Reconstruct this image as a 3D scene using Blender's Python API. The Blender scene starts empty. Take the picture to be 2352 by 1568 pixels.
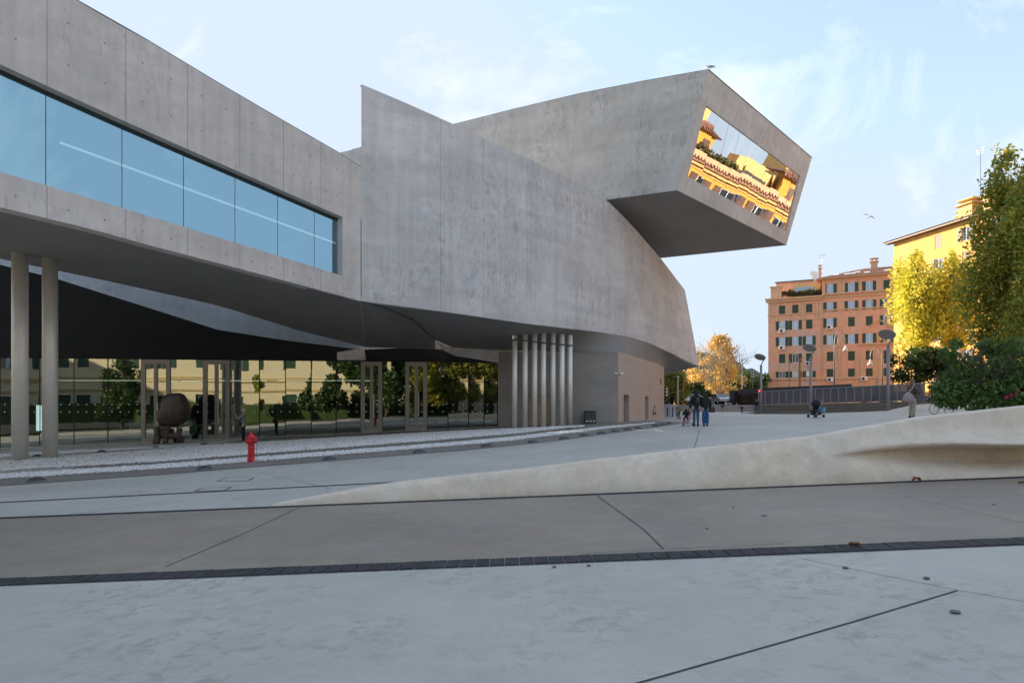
import bpy, bmesh, math, random
import numpy as np
from mathutils import Vector, Matrix
random.seed(7); rng = np.random.default_rng(7)
S = bpy.context.scene; COL = S.collection
rad = math.radians

# ------------------------------------------------------------------ camera, sky, sun, exposure
CAMZ = 1.6; FPX = 1568.0; CX = 1176.0; HZ = 929.0
cd = bpy.data.cameras.new('camera'); cam = bpy.data.objects.new('camera', cd); COL.objects.link(cam)
cd.lens = 24; cd.sensor_width = 36; cd.shift_y = (HZ - 784) / 2352; cd.clip_end = 6000; cd.clip_start = 0.1
cam.location = (0, 0, CAMZ); cam.rotation_euler = (rad(90), 0, 0); S.camera = cam
SUN_AZ, SUN_EL = 51.0, 19.0            # degrees left of the view axis, degrees above the horizon
W = bpy.data.worlds.new('World'); S.world = W; W.use_nodes = True
wn = W.node_tree.nodes; wl = W.node_tree.links; wn.clear()
wo = wn.new('ShaderNodeOutputWorld'); bg = wn.new('ShaderNodeBackground'); bg.inputs[1].default_value = 0.15
sky = wn.new('ShaderNodeTexSky'); sky.sky_type = 'NISHITA'; sky.sun_disc = False
sky.sun_elevation = rad(SUN_EL); sky.sun_rotation = rad(-SUN_AZ); sky.altitude = 50
sky.air_density = 1.0; sky.dust_density = 0.8; sky.ozone_density = 1.0
tc = wn.new('ShaderNodeTexCoord'); mp = wn.new('ShaderNodeMapping'); mp.vector_type = 'POINT'
mp.inputs['Rotation'].default_value = (0.35, 0.5, 0.6); mp.inputs['Scale'].default_value = (1.1, 3.6, 2.2)
cn = wn.new('ShaderNodeTexNoise'); cn.inputs['Scale'].default_value = 1.7; cn.inputs['Detail'].default_value = 9; cn.inputs['Roughness'].default_value = 0.62
cn.inputs['Distortion'].default_value = 0.9
cr = wn.new('ShaderNodeValToRGB'); cr.color_ramp.elements[0].position = 0.50; cr.color_ramp.elements[1].position = 0.74
cr.color_ramp.elements[1].color = (0.8, 0.8, 0.8, 1)
mx = wn.new('ShaderNodeMix'); mx.data_type = 'RGBA'; mx.blend_type = 'MIX'; mx.inputs[7].default_value = (2.9, 2.95, 3.0, 1)
wl.new(tc.outputs['Generated'], mp.inputs[0]); wl.new(mp.outputs[0], cn.inputs['Vector']); wl.new(cn.outputs[0], cr.inputs[0])
vl = wn.new('ShaderNodeMix'); vl.data_type = 'RGBA'; vl.inputs[0].default_value = 0.48; vl.inputs[7].default_value = (1.50, 1.74, 2.16, 1); cp_ = wn.new('ShaderNodeMix'); cp_.data_type = 'RGBA'; cp_.blend_type = 'DARKEN'; cp_.inputs[0].default_value = 1.0; cp_.inputs[7].default_value = (1.86, 2.19, 2.52, 1); wl.new(sky.outputs[0], cp_.inputs[6]); wl.new(cp_.outputs[2], vl.inputs[6])
wl.new(cr.outputs[0], mx.inputs[0]); wl.new(vl.outputs[2], mx.inputs[6]); wl.new(mx.outputs[2], bg.inputs[0]); wl.new(bg.outputs[0], wo.inputs[0])
sl = bpy.data.lights.new('sun', 'SUN'); sl.energy = 3.9; sl.angle = rad(0.5); sl.color = (1.0, 0.84, 0.62)
so = bpy.data.objects.new('sun', sl); COL.objects.link(so)
SD = Vector((-math.sin(rad(SUN_AZ)) * math.cos(rad(SUN_EL)), math.cos(rad(SUN_AZ)) * math.cos(rad(SUN_EL)), math.sin(rad(SUN_EL))))
so.rotation_euler = SD.to_track_quat('Z', 'Y').to_euler(); so.location = (-60, 60, 60)
S.view_settings.view_transform = 'Standard'; S.view_settings.look = 'None'; S.view_settings.gamma = 1
S.view_settings.exposure = 1.56; S.view_settings.use_curve_mapping = False
S.render.engine = 'CYCLES'; S.cycles.max_bounces = 8; S.cycles.transparent_max_bounces = 16

# ------------------------------------------------------------------ helpers
def P(px, py, D): return Vector(((px - CX) / FPX * D, D, CAMZ + (HZ - py) / FPX * D))
def lerp_tab(tab, t):
    if t <= tab[0][0]: a, b = tab[0], tab[1]
    elif t >= tab[-1][0]: a, b = tab[-2], tab[-1]
    else:
        for a, b in zip(tab, tab[1:]):
            if a[0] <= t <= b[0]: break
    return a[1] + (b[1] - a[1]) * (t - a[0]) / (b[0] - a[0])
def clampt(tab, t): return lerp_tab(tab, min(max(t, tab[0][0]), tab[-1][0]))
def smooth(t): t = min(max(t, 0), 1); return t * t * (3 - 2 * t)
GY = [(12, 0), (42, .3), (54, .15), (65, .27), (77, .55), (90, 1.5), (100, 1.6)]
GA = [(42, .04), (77, 0.0)]
def G(x, y): return clampt(GA, y) * min(max(x, -70), 60) + clampt(GY, y)
def gp(px, py, dz=0.0):
    """where the sight line through a picture point meets the ground"""
    rx = (px - CX) / FPX; rz = (HZ - py) / FPX; d = 2.0
    while d < 160:
        if CAMZ + rz * d <= G(rx * d, d): break
        d += 0.25
    lo, hi = d - .25, d
    for _ in range(20):
        m = (lo + hi) / 2
        if CAMZ + rz * m <= G(rx * m, m): hi = m
        else: lo = m
    return Vector((rx * hi, hi, G(rx * hi, hi) + dz))
def gd(px, D, dz=0.0):
    x = (px - CX) / FPX * D; return Vector((x, D, G(x, D) + dz))

class MB:
    def __init__(s): s.v = []; s.f = []; s.m = []; s.mi = 0; s.T = None
    def add(s, vs, fs):
        n = len(s.v)
        for p in vs:
            p = Vector(p); s.v.append(s.T @ p if s.T is not None else p)
        for f in fs: s.f.append([n + i for i in f]); s.m.append(s.mi)
    def quad(s, *p): s.add(p, [list(range(len(p)))])
    def box(s, c, d, rz=0.0, M=None):
        h = [x / 2 for x in d]; R = M if M is not None else Matrix.Rotation(rz, 3, 'Z'); c = Vector(c)
        vs = [c + R @ Vector((sx * h[0], sy * h[1], sz * h[2])) for sz in (-1, 1) for sy in (-1, 1) for sx in (-1, 1)]
        s.add(vs, [[0, 2, 3, 1], [4, 5, 7, 6], [0, 1, 5, 4], [1, 3, 7, 5], [3, 2, 6, 7], [2, 0, 4, 6]])
    def tube(s, pts, r, n=8, cap=True):
        pts = [Vector(p) for p in pts]; rs = r if isinstance(r, (list, tuple)) else [r] * len(pts)
        vs = []; fs = []; prev = None
        for i, p in enumerate(pts):
            t = (pts[min(i + 1, len(pts) - 1)] - pts[max(i - 1, 0)])
            t = t.normalized() if t.length > 1e-9 else Vector((0, 0, 1))
            if prev is None:
                a = t.orthogonal().normalized()
                if abs(t.z) > .9: a = (Vector((1, 0, 0)) - t * t.x).normalized()
            else: a = (prev - t * prev.dot(t)); a = a.normalized() if a.length > 1e-6 else t.orthogonal().normalized()
            prev = a; b = t.cross(a)
            for k in range(n):
                th = 2 * math.pi * k / n; vs.append(p + (a * math.cos(th) + b * math.sin(th)) * rs[i])
        for i in range(len(pts) - 1):
            for k in range(n):
                k2 = (k + 1) % n; fs.append([i * n + k, i * n + k2, (i + 1) * n + k2, (i + 1) * n + k])
        if cap: fs.append(list(range(n))[::-1]); fs.append([(len(pts) - 1) * n + k for k in range(n)])
        s.add(vs, fs)
    def lathe(s, prof, n=16, c=(0, 0, 0), M=None):
        c = Vector(c); vs = []; fs = []
        for r, z in prof:
            for k in range(n):
                th = 2 * math.pi * k / n; q = Vector((r * math.cos(th), r * math.sin(th), z)); vs.append(c + (M @ q if M is not None else q))
        for i in range(len(prof) - 1):
            for k in range(n):
                k2 = (k + 1) % n; fs.append([i * n + k, i * n + k2, (i + 1) * n + k2, (i + 1) * n + k])
        fs.append(list(range(n))[::-1]); fs.append([(len(prof) - 1) * n + k for k in range(n)])
        s.add(vs, fs)
    def ell(s, c, r, n=10, m=7, M=None, fn=None):
        c = Vector(c); vs = []; fs = []
        for i in range(1, m):
            ph = math.pi * i / m
            for k in range(n):
                th = 2 * math.pi * k / n; q = Vector((r[0] * math.sin(ph) * math.cos(th), r[1] * math.sin(ph) * math.sin(th), -r[2] * math.cos(ph)))
                if fn: q = fn(q)
                vs.append(c + (M @ q if M is not None else q))
        q0 = Vector((0, 0, -r[2])); q1 = Vector((0, 0, r[2]))
        if fn: q0 = fn(q0); q1 = fn(q1)
        vs.append(c + (M @ q0 if M is not None else q0)); vs.append(c + (M @ q1 if M is not None else q1)); a = len(vs) - 2
        for i in range(m - 2):
            for k in range(n):
                k2 = (k + 1) % n; fs.append([i * n + k, i * n + k2, (i + 1) * n + k2, (i + 1) * n + k])
        for k in range(n):
            k2 = (k + 1) % n; fs.append([a, k2, k]); fs.append([a + 1, (m - 2) * n + k, (m - 2) * n + k2])
        s.add(vs, fs)
    def disc(s, c, r, nrm=(0, 0, 1), n=10):
        nrm = Vector(nrm).normalized(); a = nrm.orthogonal().normalized(); b = nrm.cross(a); c = Vector(c)
        s.add([c + (a * math.cos(2 * math.pi * k / n) + b * math.sin(2 * math.pi * k / n)) * r for k in range(n)], [list(range(n))])
    def torus(s, c, R, r, ax='x', n=20, k=5):
        c = Vector(c); pts = []
        for i in range(n + 1):
            th = 2 * math.pi * i / n; u, v = R * math.cos(th), R * math.sin(th)
            pts.append(c + (Vector((0, u, v)) if ax == 'x' else Vector((u, v, 0)) if ax == 'z' else Vector((u, 0, v))))
        s.tube(pts, r, k, cap=False)
    def ruled(s, A, B, mid=1):
        A = [Vector(p) for p in A]; B = [Vector(p) for p in B]; n = len(A); vs = []
        for j in range(mid + 1): vs += [A[i].lerp(B[i], j / mid) for i in range(n)]
        s.add(vs, [[j * n + i, j * n + i + 1, (j + 1) * n + i + 1, (j + 1) * n + i] for j in range(mid) for i in range(n - 1)])
    def prism(s, poly, z0, z1):
        n = len(poly)
        s.add([(p[0], p[1], z0) for p in poly] + [(p[0], p[1], z1) for p in poly],
              [list(range(n))[::-1], [n + i for i in range(n)]] + [[i, (i + 1) % n, n + (i + 1) % n, n + i] for i in range(n)])
    def build(s, name, mats, parent=None, smooth=False, world=True, bevel=0, fixn=False):
        if not isinstance(mats, (list, tuple)): mats = [mats]
        off = Vector((0, 0, 0)); p = parent
        if world:
            while p is not None: off += Vector(p.location); p = p.parent
        me = bpy.data.meshes.new(name); me.from_pydata([tuple(v - off) for v in s.v], [], s.f)
        for m in mats: me.materials.append(m)
        if len(mats) > 1: me.polygons.foreach_set('material_index', s.m)
        if smooth: me.polygons.foreach_set('use_smooth', [True] * len(s.f))
        if bevel or fixn:
            bm = bmesh.new(); bm.from_mesh(me)
            if fixn: bmesh.ops.recalc_face_normals(bm, faces=bm.faces)
            if bevel: bmesh.ops.bevel(bm, geom=[e for e in bm.edges if e.is_manifold and e.calc_face_angle(0) > .5], offset=bevel, segments=1, affect='EDGES')
            bm.to_mesh(me); bm.free()
        me.update()
        o = bpy.data.objects.new(name, me); COL.objects.link(o)
        if parent is not None: o.parent = parent
        return o
def tag(o, label=None, cat=None, group=None, kind=None):
    if label: o['label'] = label
    if cat: o['category'] = cat
    if group: o['group'] = group
    if kind: o['kind'] = kind
    return o
def thing(name, label, cat, loc=(0, 0, 0), rz=0.0, group=None):
    o = bpy.data.objects.new(name, None); COL.objects.link(o); o.location = loc; o.rotation_euler = (0, 0, rz)
    o.empty_display_size = .2
    return tag(o, label, cat, group)
def copy_tree(o, parent=None):
    c = o.copy(); COL.objects.link(c); c.parent = parent
    for ch in list(o.children): copy_tree(ch, c)
    return c
def np_mesh(name, verts, faces_flat, per, mat, parent=None, smooth=False):
    me = bpy.data.meshes.new(name); n = len(faces_flat) // per
    me.vertices.add(len(verts)); me.vertices.foreach_set('co', np.asarray(verts, dtype=np.float32).ravel())
    me.loops.add(len(faces_flat)); me.loops.foreach_set('vertex_index', np.asarray(faces_flat, dtype=np.int32))
    me.polygons.add(n); me.polygons.foreach_set('loop_start', np.arange(0, n * per, per, dtype=np.int32))
    me.polygons.foreach_set('loop_total', np.full(n, per, dtype=np.int32))
    if smooth: me.polygons.foreach_set('use_smooth', np.ones(n, dtype=bool))
    me.materials.append(mat); me.update(calc_edges=True); me.validate()
    o = bpy.data.objects.new(name, me); COL.objects.link(o)
    if parent is not None: o.parent = parent
    return o

# ------------------------------------------------------------------ materials
def newmat(name):
    m = bpy.data.materials.new(name); m.use_nodes = True; nt = m.node_tree
    return m, nt.nodes, nt.links, nt.nodes['Principled BSDF']
def noise(N, L, scale, detail=6, rough=.6, vec=None, dist=0.0, sc=None):
    t = N.new('ShaderNodeTexNoise'); t.inputs['Scale'].default_value = scale; t.inputs['Detail'].default_value = detail
    t.inputs['Roughness'].default_value = rough; t.inputs['Distortion'].default_value = dist
    if vec is None: vec = N.new('ShaderNodeNewGeometry').outputs['Position']
    if sc:
        mpp = N.new('ShaderNodeMapping'); mpp.inputs['Scale'].default_value = sc; L.new(vec, mpp.inputs[0]); vec = mpp.outputs[0]
    L.new(vec, t.inputs['Vector']); return t
def ramp(N, L, src, stops):
    r = N.new('ShaderNodeValToRGB'); e = r.color_ramp.elements
    e[0].position, e[1].position = stops[0][0], stops[-1][0]
    def c4(c): return (c, c, c, 1) if isinstance(c, (int, float)) else (*c, 1)
    e[0].color, e[1].color = c4(stops[0][1]), c4(stops[-1][1])
    for p, c in stops[1:-1]: q = e.new(p); q.color = c4(c)
    L.new(src, r.inputs[0]); return r
def mul(N, L, a, b, fac=1.0, mode='MULTIPLY'):
    m = N.new('ShaderNodeMix'); m.data_type = 'RGBA'; m.blend_type = mode; m.inputs[0].default_value = fac
    for i, x in ((6, a), (7, b)):
        if isinstance(x, tuple): m.inputs[i].default_value = (*x, 1)
        else: L.new(x, m.inputs[i])
    return m.outputs[2]
def bump(N, L, b, h, strength=.2, dist=.02):
    bp = N.new('ShaderNodeBump'); bp.inputs['Strength'].default_value = strength; bp.inputs['Distance'].default_value = dist
    L.new(h, bp.inputs['Height']); L.new(bp.outputs[0], b.inputs['Normal']); return bp
def plain(name, col, rough=.6, metal=0.0, var=.12, scale=3.0, spec=.5):
    m, N, L, b = newmat(name); t = noise(N, L, scale)
    r = ramp(N, L, t.outputs[0], [(.3, 1 - var), (.7, 1 + var)])
    L.new(mul(N, L, col, r.outputs[0]), b.inputs['Base Color'])
    b.inputs['Roughness'].default_value = rough; b.inputs['Metallic'].default_value = metal
    b.inputs['Specular IOR Level'].default_value = spec
    return m
def concrete(name, col, var=.10, marks=0.0, streak=.08, rough=.75, tint=(1.04, 1.0, .95), bs=.12, form=True, mottled=0.0, blot=0.0):
    m, N, L, b = newmat(name)
    a = noise(N, L, .35, 5, .6); c = noise(N, L, 2.2, 7, .65); d = noise(N, L, 38, 6, .8)
    col1 = mul(N, L, col, ramp(N, L, a.outputs[0], [(.3, 1 - var), (.7, 1 + var)]).outputs[0])
    col1 = mul(N, L, col1, ramp(N, L, c.outputs[0], [(.25, 1 - var * .9), (.75, 1 + var * .7)]).outputs[0])
    col1 = mul(N, L, col1, ramp(N, L, d.outputs[0], [(.25, 1 - var * (1.0 if mottled > .3 else .5)), (.75, 1 + var * (1.0 if mottled > .3 else .5))]).outputs[0])
    wt = noise(N, L, .9, 4, .6)
    col1 = mul(N, L, col1, ramp(N, L, wt.outputs[0], [(.35, (1, 1, 1)), (.7, tint)]).outputs[0])
    if streak:
        s = noise(N, L, 1.0, 6, .6, sc=(3.2, 3.2, .12))
        col1 = mul(N, L, col1, ramp(N, L, s.outputs[0], [(.3, 1 - streak), (.62, 1 + streak * .4)]).outputs[0])
    if form:  # faint horizontal pour bands
        f = noise(N, L, 1.0, 4, .5, sc=(.18, .18, 1.6))
        col1 = mul(N, L, col1, ramp(N, L, f.outputs[0], [(.35, 1 - var * .6), (.65, 1 + var * .5)]).outputs[0])
    if marks:  # dark wandering bleed marks left by the pour
        zone = noise(N, L, .22, 3, .5)
        v = noise(N, L, 1.25, 5, .55, dist=.9, sc=(1.7, 1.7, .5))
        line = ramp(N, L, v.outputs[0], [(.43, 0.0), (.49, 1.0), (.55, 0.0)])
        zr = ramp(N, L, zone.outputs[0], [(.40, 0.0), (.55, 1.0)])
        br = noise(N, L, 3.1, 4, .6); brr = ramp(N, L, br.outputs[0], [(.42, 0.0), (.58, 1.0)])
        f1 = mul(N, L, mul(N, L, line.outputs[0], zr.outputs[0]), brr.outputs[0])
        mm = N.new('ShaderNodeMath'); mm.operation = 'MULTIPLY'; mm.inputs[1].default_value = marks; L.new(f1, mm.inputs[0])
        x = N.new('ShaderNodeMix'); x.data_type = 'RGBA'; L.new(mm.outputs[0], x.inputs[0]); L.new(col1, x.inputs[6])
        x.inputs[7].default_value = (col[0] * .42, col[1] * .44, col[2] * .5, 1); col1 = x.outputs[2]
    if mottled:  # scuffed patches on a floor
        v = noise(N, L, 5.5, 8, .75, dist=.5); z = noise(N, L, .55, 4, .6)
        f1 = mul(N, L, ramp(N, L, v.outputs[0], [(.49, 0.0), (.64, 1.0)]).outputs[0], ramp(N, L, z.outputs[0], [(.40, 0.0), (.62, 1.0)]).outputs[0])
        mm = N.new('ShaderNodeMath'); mm.operation = 'MULTIPLY'; mm.inputs[1].default_value = mottled; L.new(f1, mm.inputs[0])
        x = N.new('ShaderNodeMix'); x.data_type = 'RGBA'; L.new(mm.outputs[0], x.inputs[0]); L.new(col1, x.inputs[6])
        x.inputs[7].default_value = (col[0] * .5, col[1] * .5, col[2] * .49, 1); col1 = x.outputs[2]
    if blot:
        v = noise(N, L, 1.1, 6, .7, dist=1.0)
        r = ramp(N, L, v.outputs[0], [(.40, (1, 1, 1)), (.52, (1 - blot, 1 - blot * 1.05, 1 - blot * 1.1)), (.6, (1, 1, 1))])
        col1 = mul(N, L, col1, r.outputs[0])
    L.new(col1, b.inputs['Base Color']); b.inputs['Roughness'].default_value = rough
    if bs: bump(N, L, b, d.outputs[0], bs, .01)
    return m
M = {}
M['conc'] = concrete('fair_faced_concrete', (.565, .52, .495), .10, .35, .10)
M['conc_b'] = concrete('grey_fair_faced_concrete', (.56, .537, .532), .12, .5, .09)
M['conc_c'] = concrete('blue_grey_concrete', (.50, .485, .465), .12, .6, .07)
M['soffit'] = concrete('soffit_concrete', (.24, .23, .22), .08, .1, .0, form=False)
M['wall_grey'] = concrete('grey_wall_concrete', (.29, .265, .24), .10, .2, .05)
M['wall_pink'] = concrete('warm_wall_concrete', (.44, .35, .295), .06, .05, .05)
M['floor'] = concrete('light_plaza_concrete', (.455, .435, .39), .10, 0, 0, rough=.6, form=False, mottled=.75, tint=(1.0, 1.0, .97), bs=.2)
M['band'] = concrete('brown_grey_paving', (.255, .22, .18), .17, 0, 0, rough=.6, form=False, mottled=.4, tint=(1.08, .98, .9), bs=.2)
M['strip'] = concrete('grey_stone_strip', (.20, .185, .165), .10, 0, 0, rough=.7, form=False, bs=.2)
M['plaster'] = concrete('off_white_wall_plaster', (.73, .64, .53), .09, 0, .07, rough=.85, form=False, blot=.09, tint=(1.0, .94, .88), bs=.3, mottled=.22)
M['joint'] = plain('joint_filler', (.05, .047, .045), .9)
M['slab'] = plain('dark_drain_stone', (.042, .042, .044), .75, var=.35, scale=5, spec=.25)
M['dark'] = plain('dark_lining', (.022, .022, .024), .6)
M['hole'] = plain('tie_hole_shade', (.29, .275, .26), .9)
M['black'] = plain('black_metal', (.015, .015, .016), .45)
M['steel'] = plain('brushed_steel', (.76, .72, .66), .52, .4, .06, 1.2)
M['alu'] = plain('bronze_aluminium', (.26, .235, .21), .45, .5, .05)
M['greymetal'] = plain('grey_painted_metal', (.25, .26, .28), .45, .4, .05)
M['lead'] = plain('lead_flashing', (.10, .10, .105), .6)
M['red'] = plain('red_hydrant_paint', (.50, .012, .018), .35, var=.2, scale=9)
M['bronze'] = plain('dark_bronze', (.085, .062, .05), .5, .35, .35, 2.5)
M['white'] = plain('white_paint', (.75, .75, .73), .5)
M['tarp'] = plain('white_tarpaulin', (.62, .68, .74), .6)
M['terr'] = plain('terracotta_tile', (.30, .14, .085), .8, var=.35, scale=6)
M['green'] = plain('green_shutter', (.018, .06, .04), .5, var=.2)
M['brown'] = plain('brown_shutter', (.10, .04, .028), .5, var=.2)
M['skin'] = plain('skin', (.52, .33, .25), .55, var=.05)
M['rubber'] = plain('rubber', (.02, .02, .021), .8)
M['asphalt'] = plain('asphalt', (.055, .053, .05), .85, var=.2, scale=2)
M['earth'] = plain('dry_earth_and_grass', (.12, .105, .065), .95, var=.35, scale=1.3)
M['step'] = concrete('step_concrete', (.30, .29, .27), .12, 0, 0, form=False)
M['pavebrown'] = plain('brown_pavers', (.13, .105, .085), .85, var=.2, scale=2)
def leafmat(name, c1, c2, c3, trans=.35):
    m, N, L, b = newmat(name); g = N.new('ShaderNodeNewGeometry')
    r = ramp(N, L, g.outputs['Random Per Island'], [(0, c1), (.5, c2), (1, c3)])
    t = noise(N, L, .55, 4); rr = ramp(N, L, t.outputs[0], [(.3, .75), (.7, 1.25)])
    c = mul(N, L, r.outputs[0], rr.outputs[0]); L.new(c, b.inputs['Base Color']); b.inputs['Roughness'].default_value = .55
    tr = N.new('ShaderNodeBsdfTranslucent'); L.new(c, tr.inputs[0]); ms = N.new('ShaderNodeMixShader'); ms.inputs[0].default_value = trans
    L.new(b.outputs[0], ms.inputs[1]); L.new(tr.outputs[0], ms.inputs[2]); L.new(ms.outputs[0], N['Material Output'].inputs[0]); return m
M['lf_yellow'] = leafmat('yellow_leaves', (.70, .65, .08), (.78, .67, .09), (.50, .56, .08), .5)
M['lf_poplar'] = leafmat('green_gold_leaves', (.19, .26, .045), (.30, .34, .05), (.58, .42, .06), .55)
M['lf_dark'] = leafmat('dark_green_leaves', (.045, .085, .022), (.07, .12, .03), (.03, .06, .018))
M['lf_bush'] = leafmat('vine_leaves', (.08, .16, .035), (.14, .22, .05), (.05, .10, .028), .45)
M['lf_orange'] = leafmat('orange_leaves', (.74, .48, .15), (.80, .58, .20), (.60, .40, .14))
M['lf_mid'] = leafmat('olive_leaves', (.22, .24, .04), (.30, .28, .05), (.12, .15, .03))
M['lf_terr'] = leafmat('terrace_plant_leaves', (.10, .12, .04), (.22, .18, .07), (.07, .08, .03))
M['bark'] = plain('bark', (.085, .065, .05), .9, var=.3, scale=5)
M['palebark'] = plain('pale_bark', (.42, .36, .27), .9, var=.3, scale=5)
M['fallen'] = plain('dry_leaf', (.24, .11, .045), .8, var=.3, scale=20)
def glassmat(name, tint, refl, base, rough=.0, wav=0.0, gcol=(1, 1, 1)):
    m, N, L, b = newmat(name); N.remove(b)
    tr = N.new('ShaderNodeBsdfTransparent'); tr.inputs[0].default_value = (*tint, 1)
    gl = N.new('ShaderNodeBsdfGlossy'); gl.inputs['Roughness'].default_value = rough; gl.inputs[0].default_value = (*gcol, 1)
    fr = N.new('ShaderNodeFresnel'); fr.inputs[0].default_value = refl
    ad = N.new('ShaderNodeMath'); ad.operation = 'ADD'; ad.use_clamp = True; ad.inputs[1].default_value = base; L.new(fr.outputs[0], ad.inputs[0])
    if wav:
        t = noise(N, L, .9, 2, .4); bp = N.new('ShaderNodeBump'); bp.inputs['Strength'].default_value = wav; bp.inputs['Distance'].default_value = .05
        L.new(t.outputs[0], bp.inputs['Height']); L.new(bp.outputs[0], gl.inputs['Normal'])
    ms = N.new('ShaderNodeMixShader'); L.new(ad.outputs[0], ms.inputs[0]); L.new(tr.outputs[0], ms.inputs[1]); L.new(gl.outputs[0], ms.inputs[2])
    L.new(ms.outputs[0], N['Material Output'].inputs[0]); return m
M['glass_lobby'] = glassmat('green_lobby_glass', (.42, .55, .47), 1.5, .24, .0, .02, (.9, .95, .86))
M['glass_blue'] = glassmat('blue_coated_glass', (.35, .5, .6), 1.5, .50, .0, .02, (.46, .76, .93))
M['glass_mirror'] = glassmat('mirror_coated_glass', (.2, .22, .24), 1.5, .74, .0, .028, (.92, .93, .92))
M['glass_fence'], N_, L_n, b_ = newmat('grey_screen_glass'); b_.inputs['Base Color'].default_value = (.085, .105, .13, 1); b_.inputs['Roughness'].default_value = .3; b_.inputs['Alpha'].default_value = .96
M['pane'] = glassmat('window_pane', (.05, .07, .09), 1.5, .35, .0, .0, (.75, .87, 1.0))
M['carglass'] = glassmat('car_glass', (.03, .035, .04), 1.5, .12)
def emis(name, col, st):
    m, N, L, b = newmat(name); b.inputs['Emission Color'].default_value = (*col, 1); b.inputs['Emission Strength'].default_value = st
    b.inputs['Base Color'].default_value = (*col, 1); return m
M['led'] = emis('led_strip', (1, .97, .9), .26); M['screen'] = emis('lit_panel', (.8, .9, 1.0), .55); M['redlight'] = emis('red_signal', (1, .03, .03), 3.0)
def paint(col): return plain('paint_%02x%02x%02x' % tuple(int(c * 255) for c in col), col, .25, .1, .03)
# ------------------------------------------------------------------ ground
def grid_sheet(name, xs, ys, mat, dz=0.0, parent=None, kind='structure'):
    vs = [(x, y, G(x, y) + dz) for y in ys for x in xs]; n = len(xs)
    fs = [[j * n + i, j * n + i + 1, (j + 1) * n + i + 1, (j + 1) * n + i] for j in range(len(ys) - 1) for i in range(n - 1)]
    mb = MB(); mb.add(vs, fs); o = mb.build(name, mat, parent)
    if kind: o['kind'] = kind
    return o
def rngf(a, b, st): return [a + (b - a) * i / max(1, round((b - a) / st)) for i in range(max(1, round((b - a) / st)) + 1)]
XS = [-2500, -900, -300, -120] + rngf(-70, 60, 2) + [120, 300, 900, 2500]
YS = [-2500, -900, -300, -100] + rngf(-40, 12, 4) + rngf(12, 42, 3)[1:] + rngf(42, 100, 1)[1:] + [130, 200, 500, 1200, 3000]
ground = grid_sheet('plaza_ground', XS, YS, M['floor'])
# brown-grey paved band in front of the low wall, between the two drains
Y1N, Y1F, Y2N, Y2F = 6.78, 7.09, 11.62, 11.80
band = grid_sheet('dark_paving', rngf(-40, 40, 2), [Y1F, 9.3, Y2N], M['band'], .006)
def strip_line(pts, w, mat, name, parent, dz):
    """a thin straight joint laid on the ground through picture points"""
    mb = MB(); Pt = [gp(*p) for p in pts]
    for a, b in zip(Pt, Pt[1:]):
        n = max(1, int((b - a).length / 1.0)); d = (b - a); d.z = 0; d.normalize(); q = Vector((-d.y, d.x, 0)) * w / 2
        for i in range(n):
            u = a.lerp(b, i / n); v = a.lerp(b, (i + 1) / n); jit = [Vector((random.uniform(-.003, .003), random.uniform(-.003, .003), 0)) for _ in range(2)]
            vs = [u - q, v - q, v + q, u + q]
            mb.quad(*[Vector((p.x, p.y, G(p.x, p.y) + dz)) for p in vs])
    o = mb.build(name, mat, parent); return o
strip_line([(1400, 1587), (1800, 1474), (1956, 1429), (2199, 1356)], .016, M['joint'], 'expansion_joint', ground, .005)
strip_line([(1823, 1279), (2199, 1355), (2352, 1381), (2420, 1393)], .006, M['joint'], 'expansion_joint', ground, .004)
strip_line([(379, 1303), (560, 1226), (690, 1164)], .013, M['joint'], 'expansion_joint', band, .011)
strip_line([(1369, 1137), (1480, 1218), (1524, 1262)], .016, M['joint'], 'expansion_joint', band, .011)
strip_line([(2040, 1132), (2352, 1202), (2500, 1236)], .006, M['joint'], 'expansion_joint', band, .010)
strip_line([(600, 1085), (760, 1122)], .012, M['joint'], 'expansion_joint', ground, .004)
strip_line([(1582, 1058), (1598, 1018), (1607, 985)], .02, M['joint'], 'expansion_joint', ground, .004)
strip_line([(1338, 1275), (1366, 1270), (1400, 1269), (1436, 1265.5), (1470, 1265), (1524, 1262), (1560, 1260.5), (1600, 1258.5), (1650, 1258), (1690, 1256), (1740, 1252), (1800, 1250)], .009, M['joint'], 'crack', band, .011)
# slot drain running across the plaza (two dark slots and a metal cover)
dr = thing('slot_drain', 'long thin slot drain across the light plaza, left of the low wall tip', 'drain', gp(400, 1135))
for dy, mat, w in ((-.05, 'joint', .05), (.05, 'joint', .05), (0, 'lead', .05)):
    mb = MB(); a = gp(-140, 1161); b = gp(1010, 1102); n = 30
    for i in range(n):
        u = a.lerp(b, i / n); v = a.lerp(b, (i + 1) / n)
        mb.quad(*[Vector((p.x, p.y + dy + e, G(p.x, p.y) + .008)) for p, e in ((u, -w / 2), (v, -w / 2), (v, w / 2), (u, w / 2))])
    mb.build('slot' if mat == 'joint' else 'cover_strip', M[mat], dr)
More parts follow.
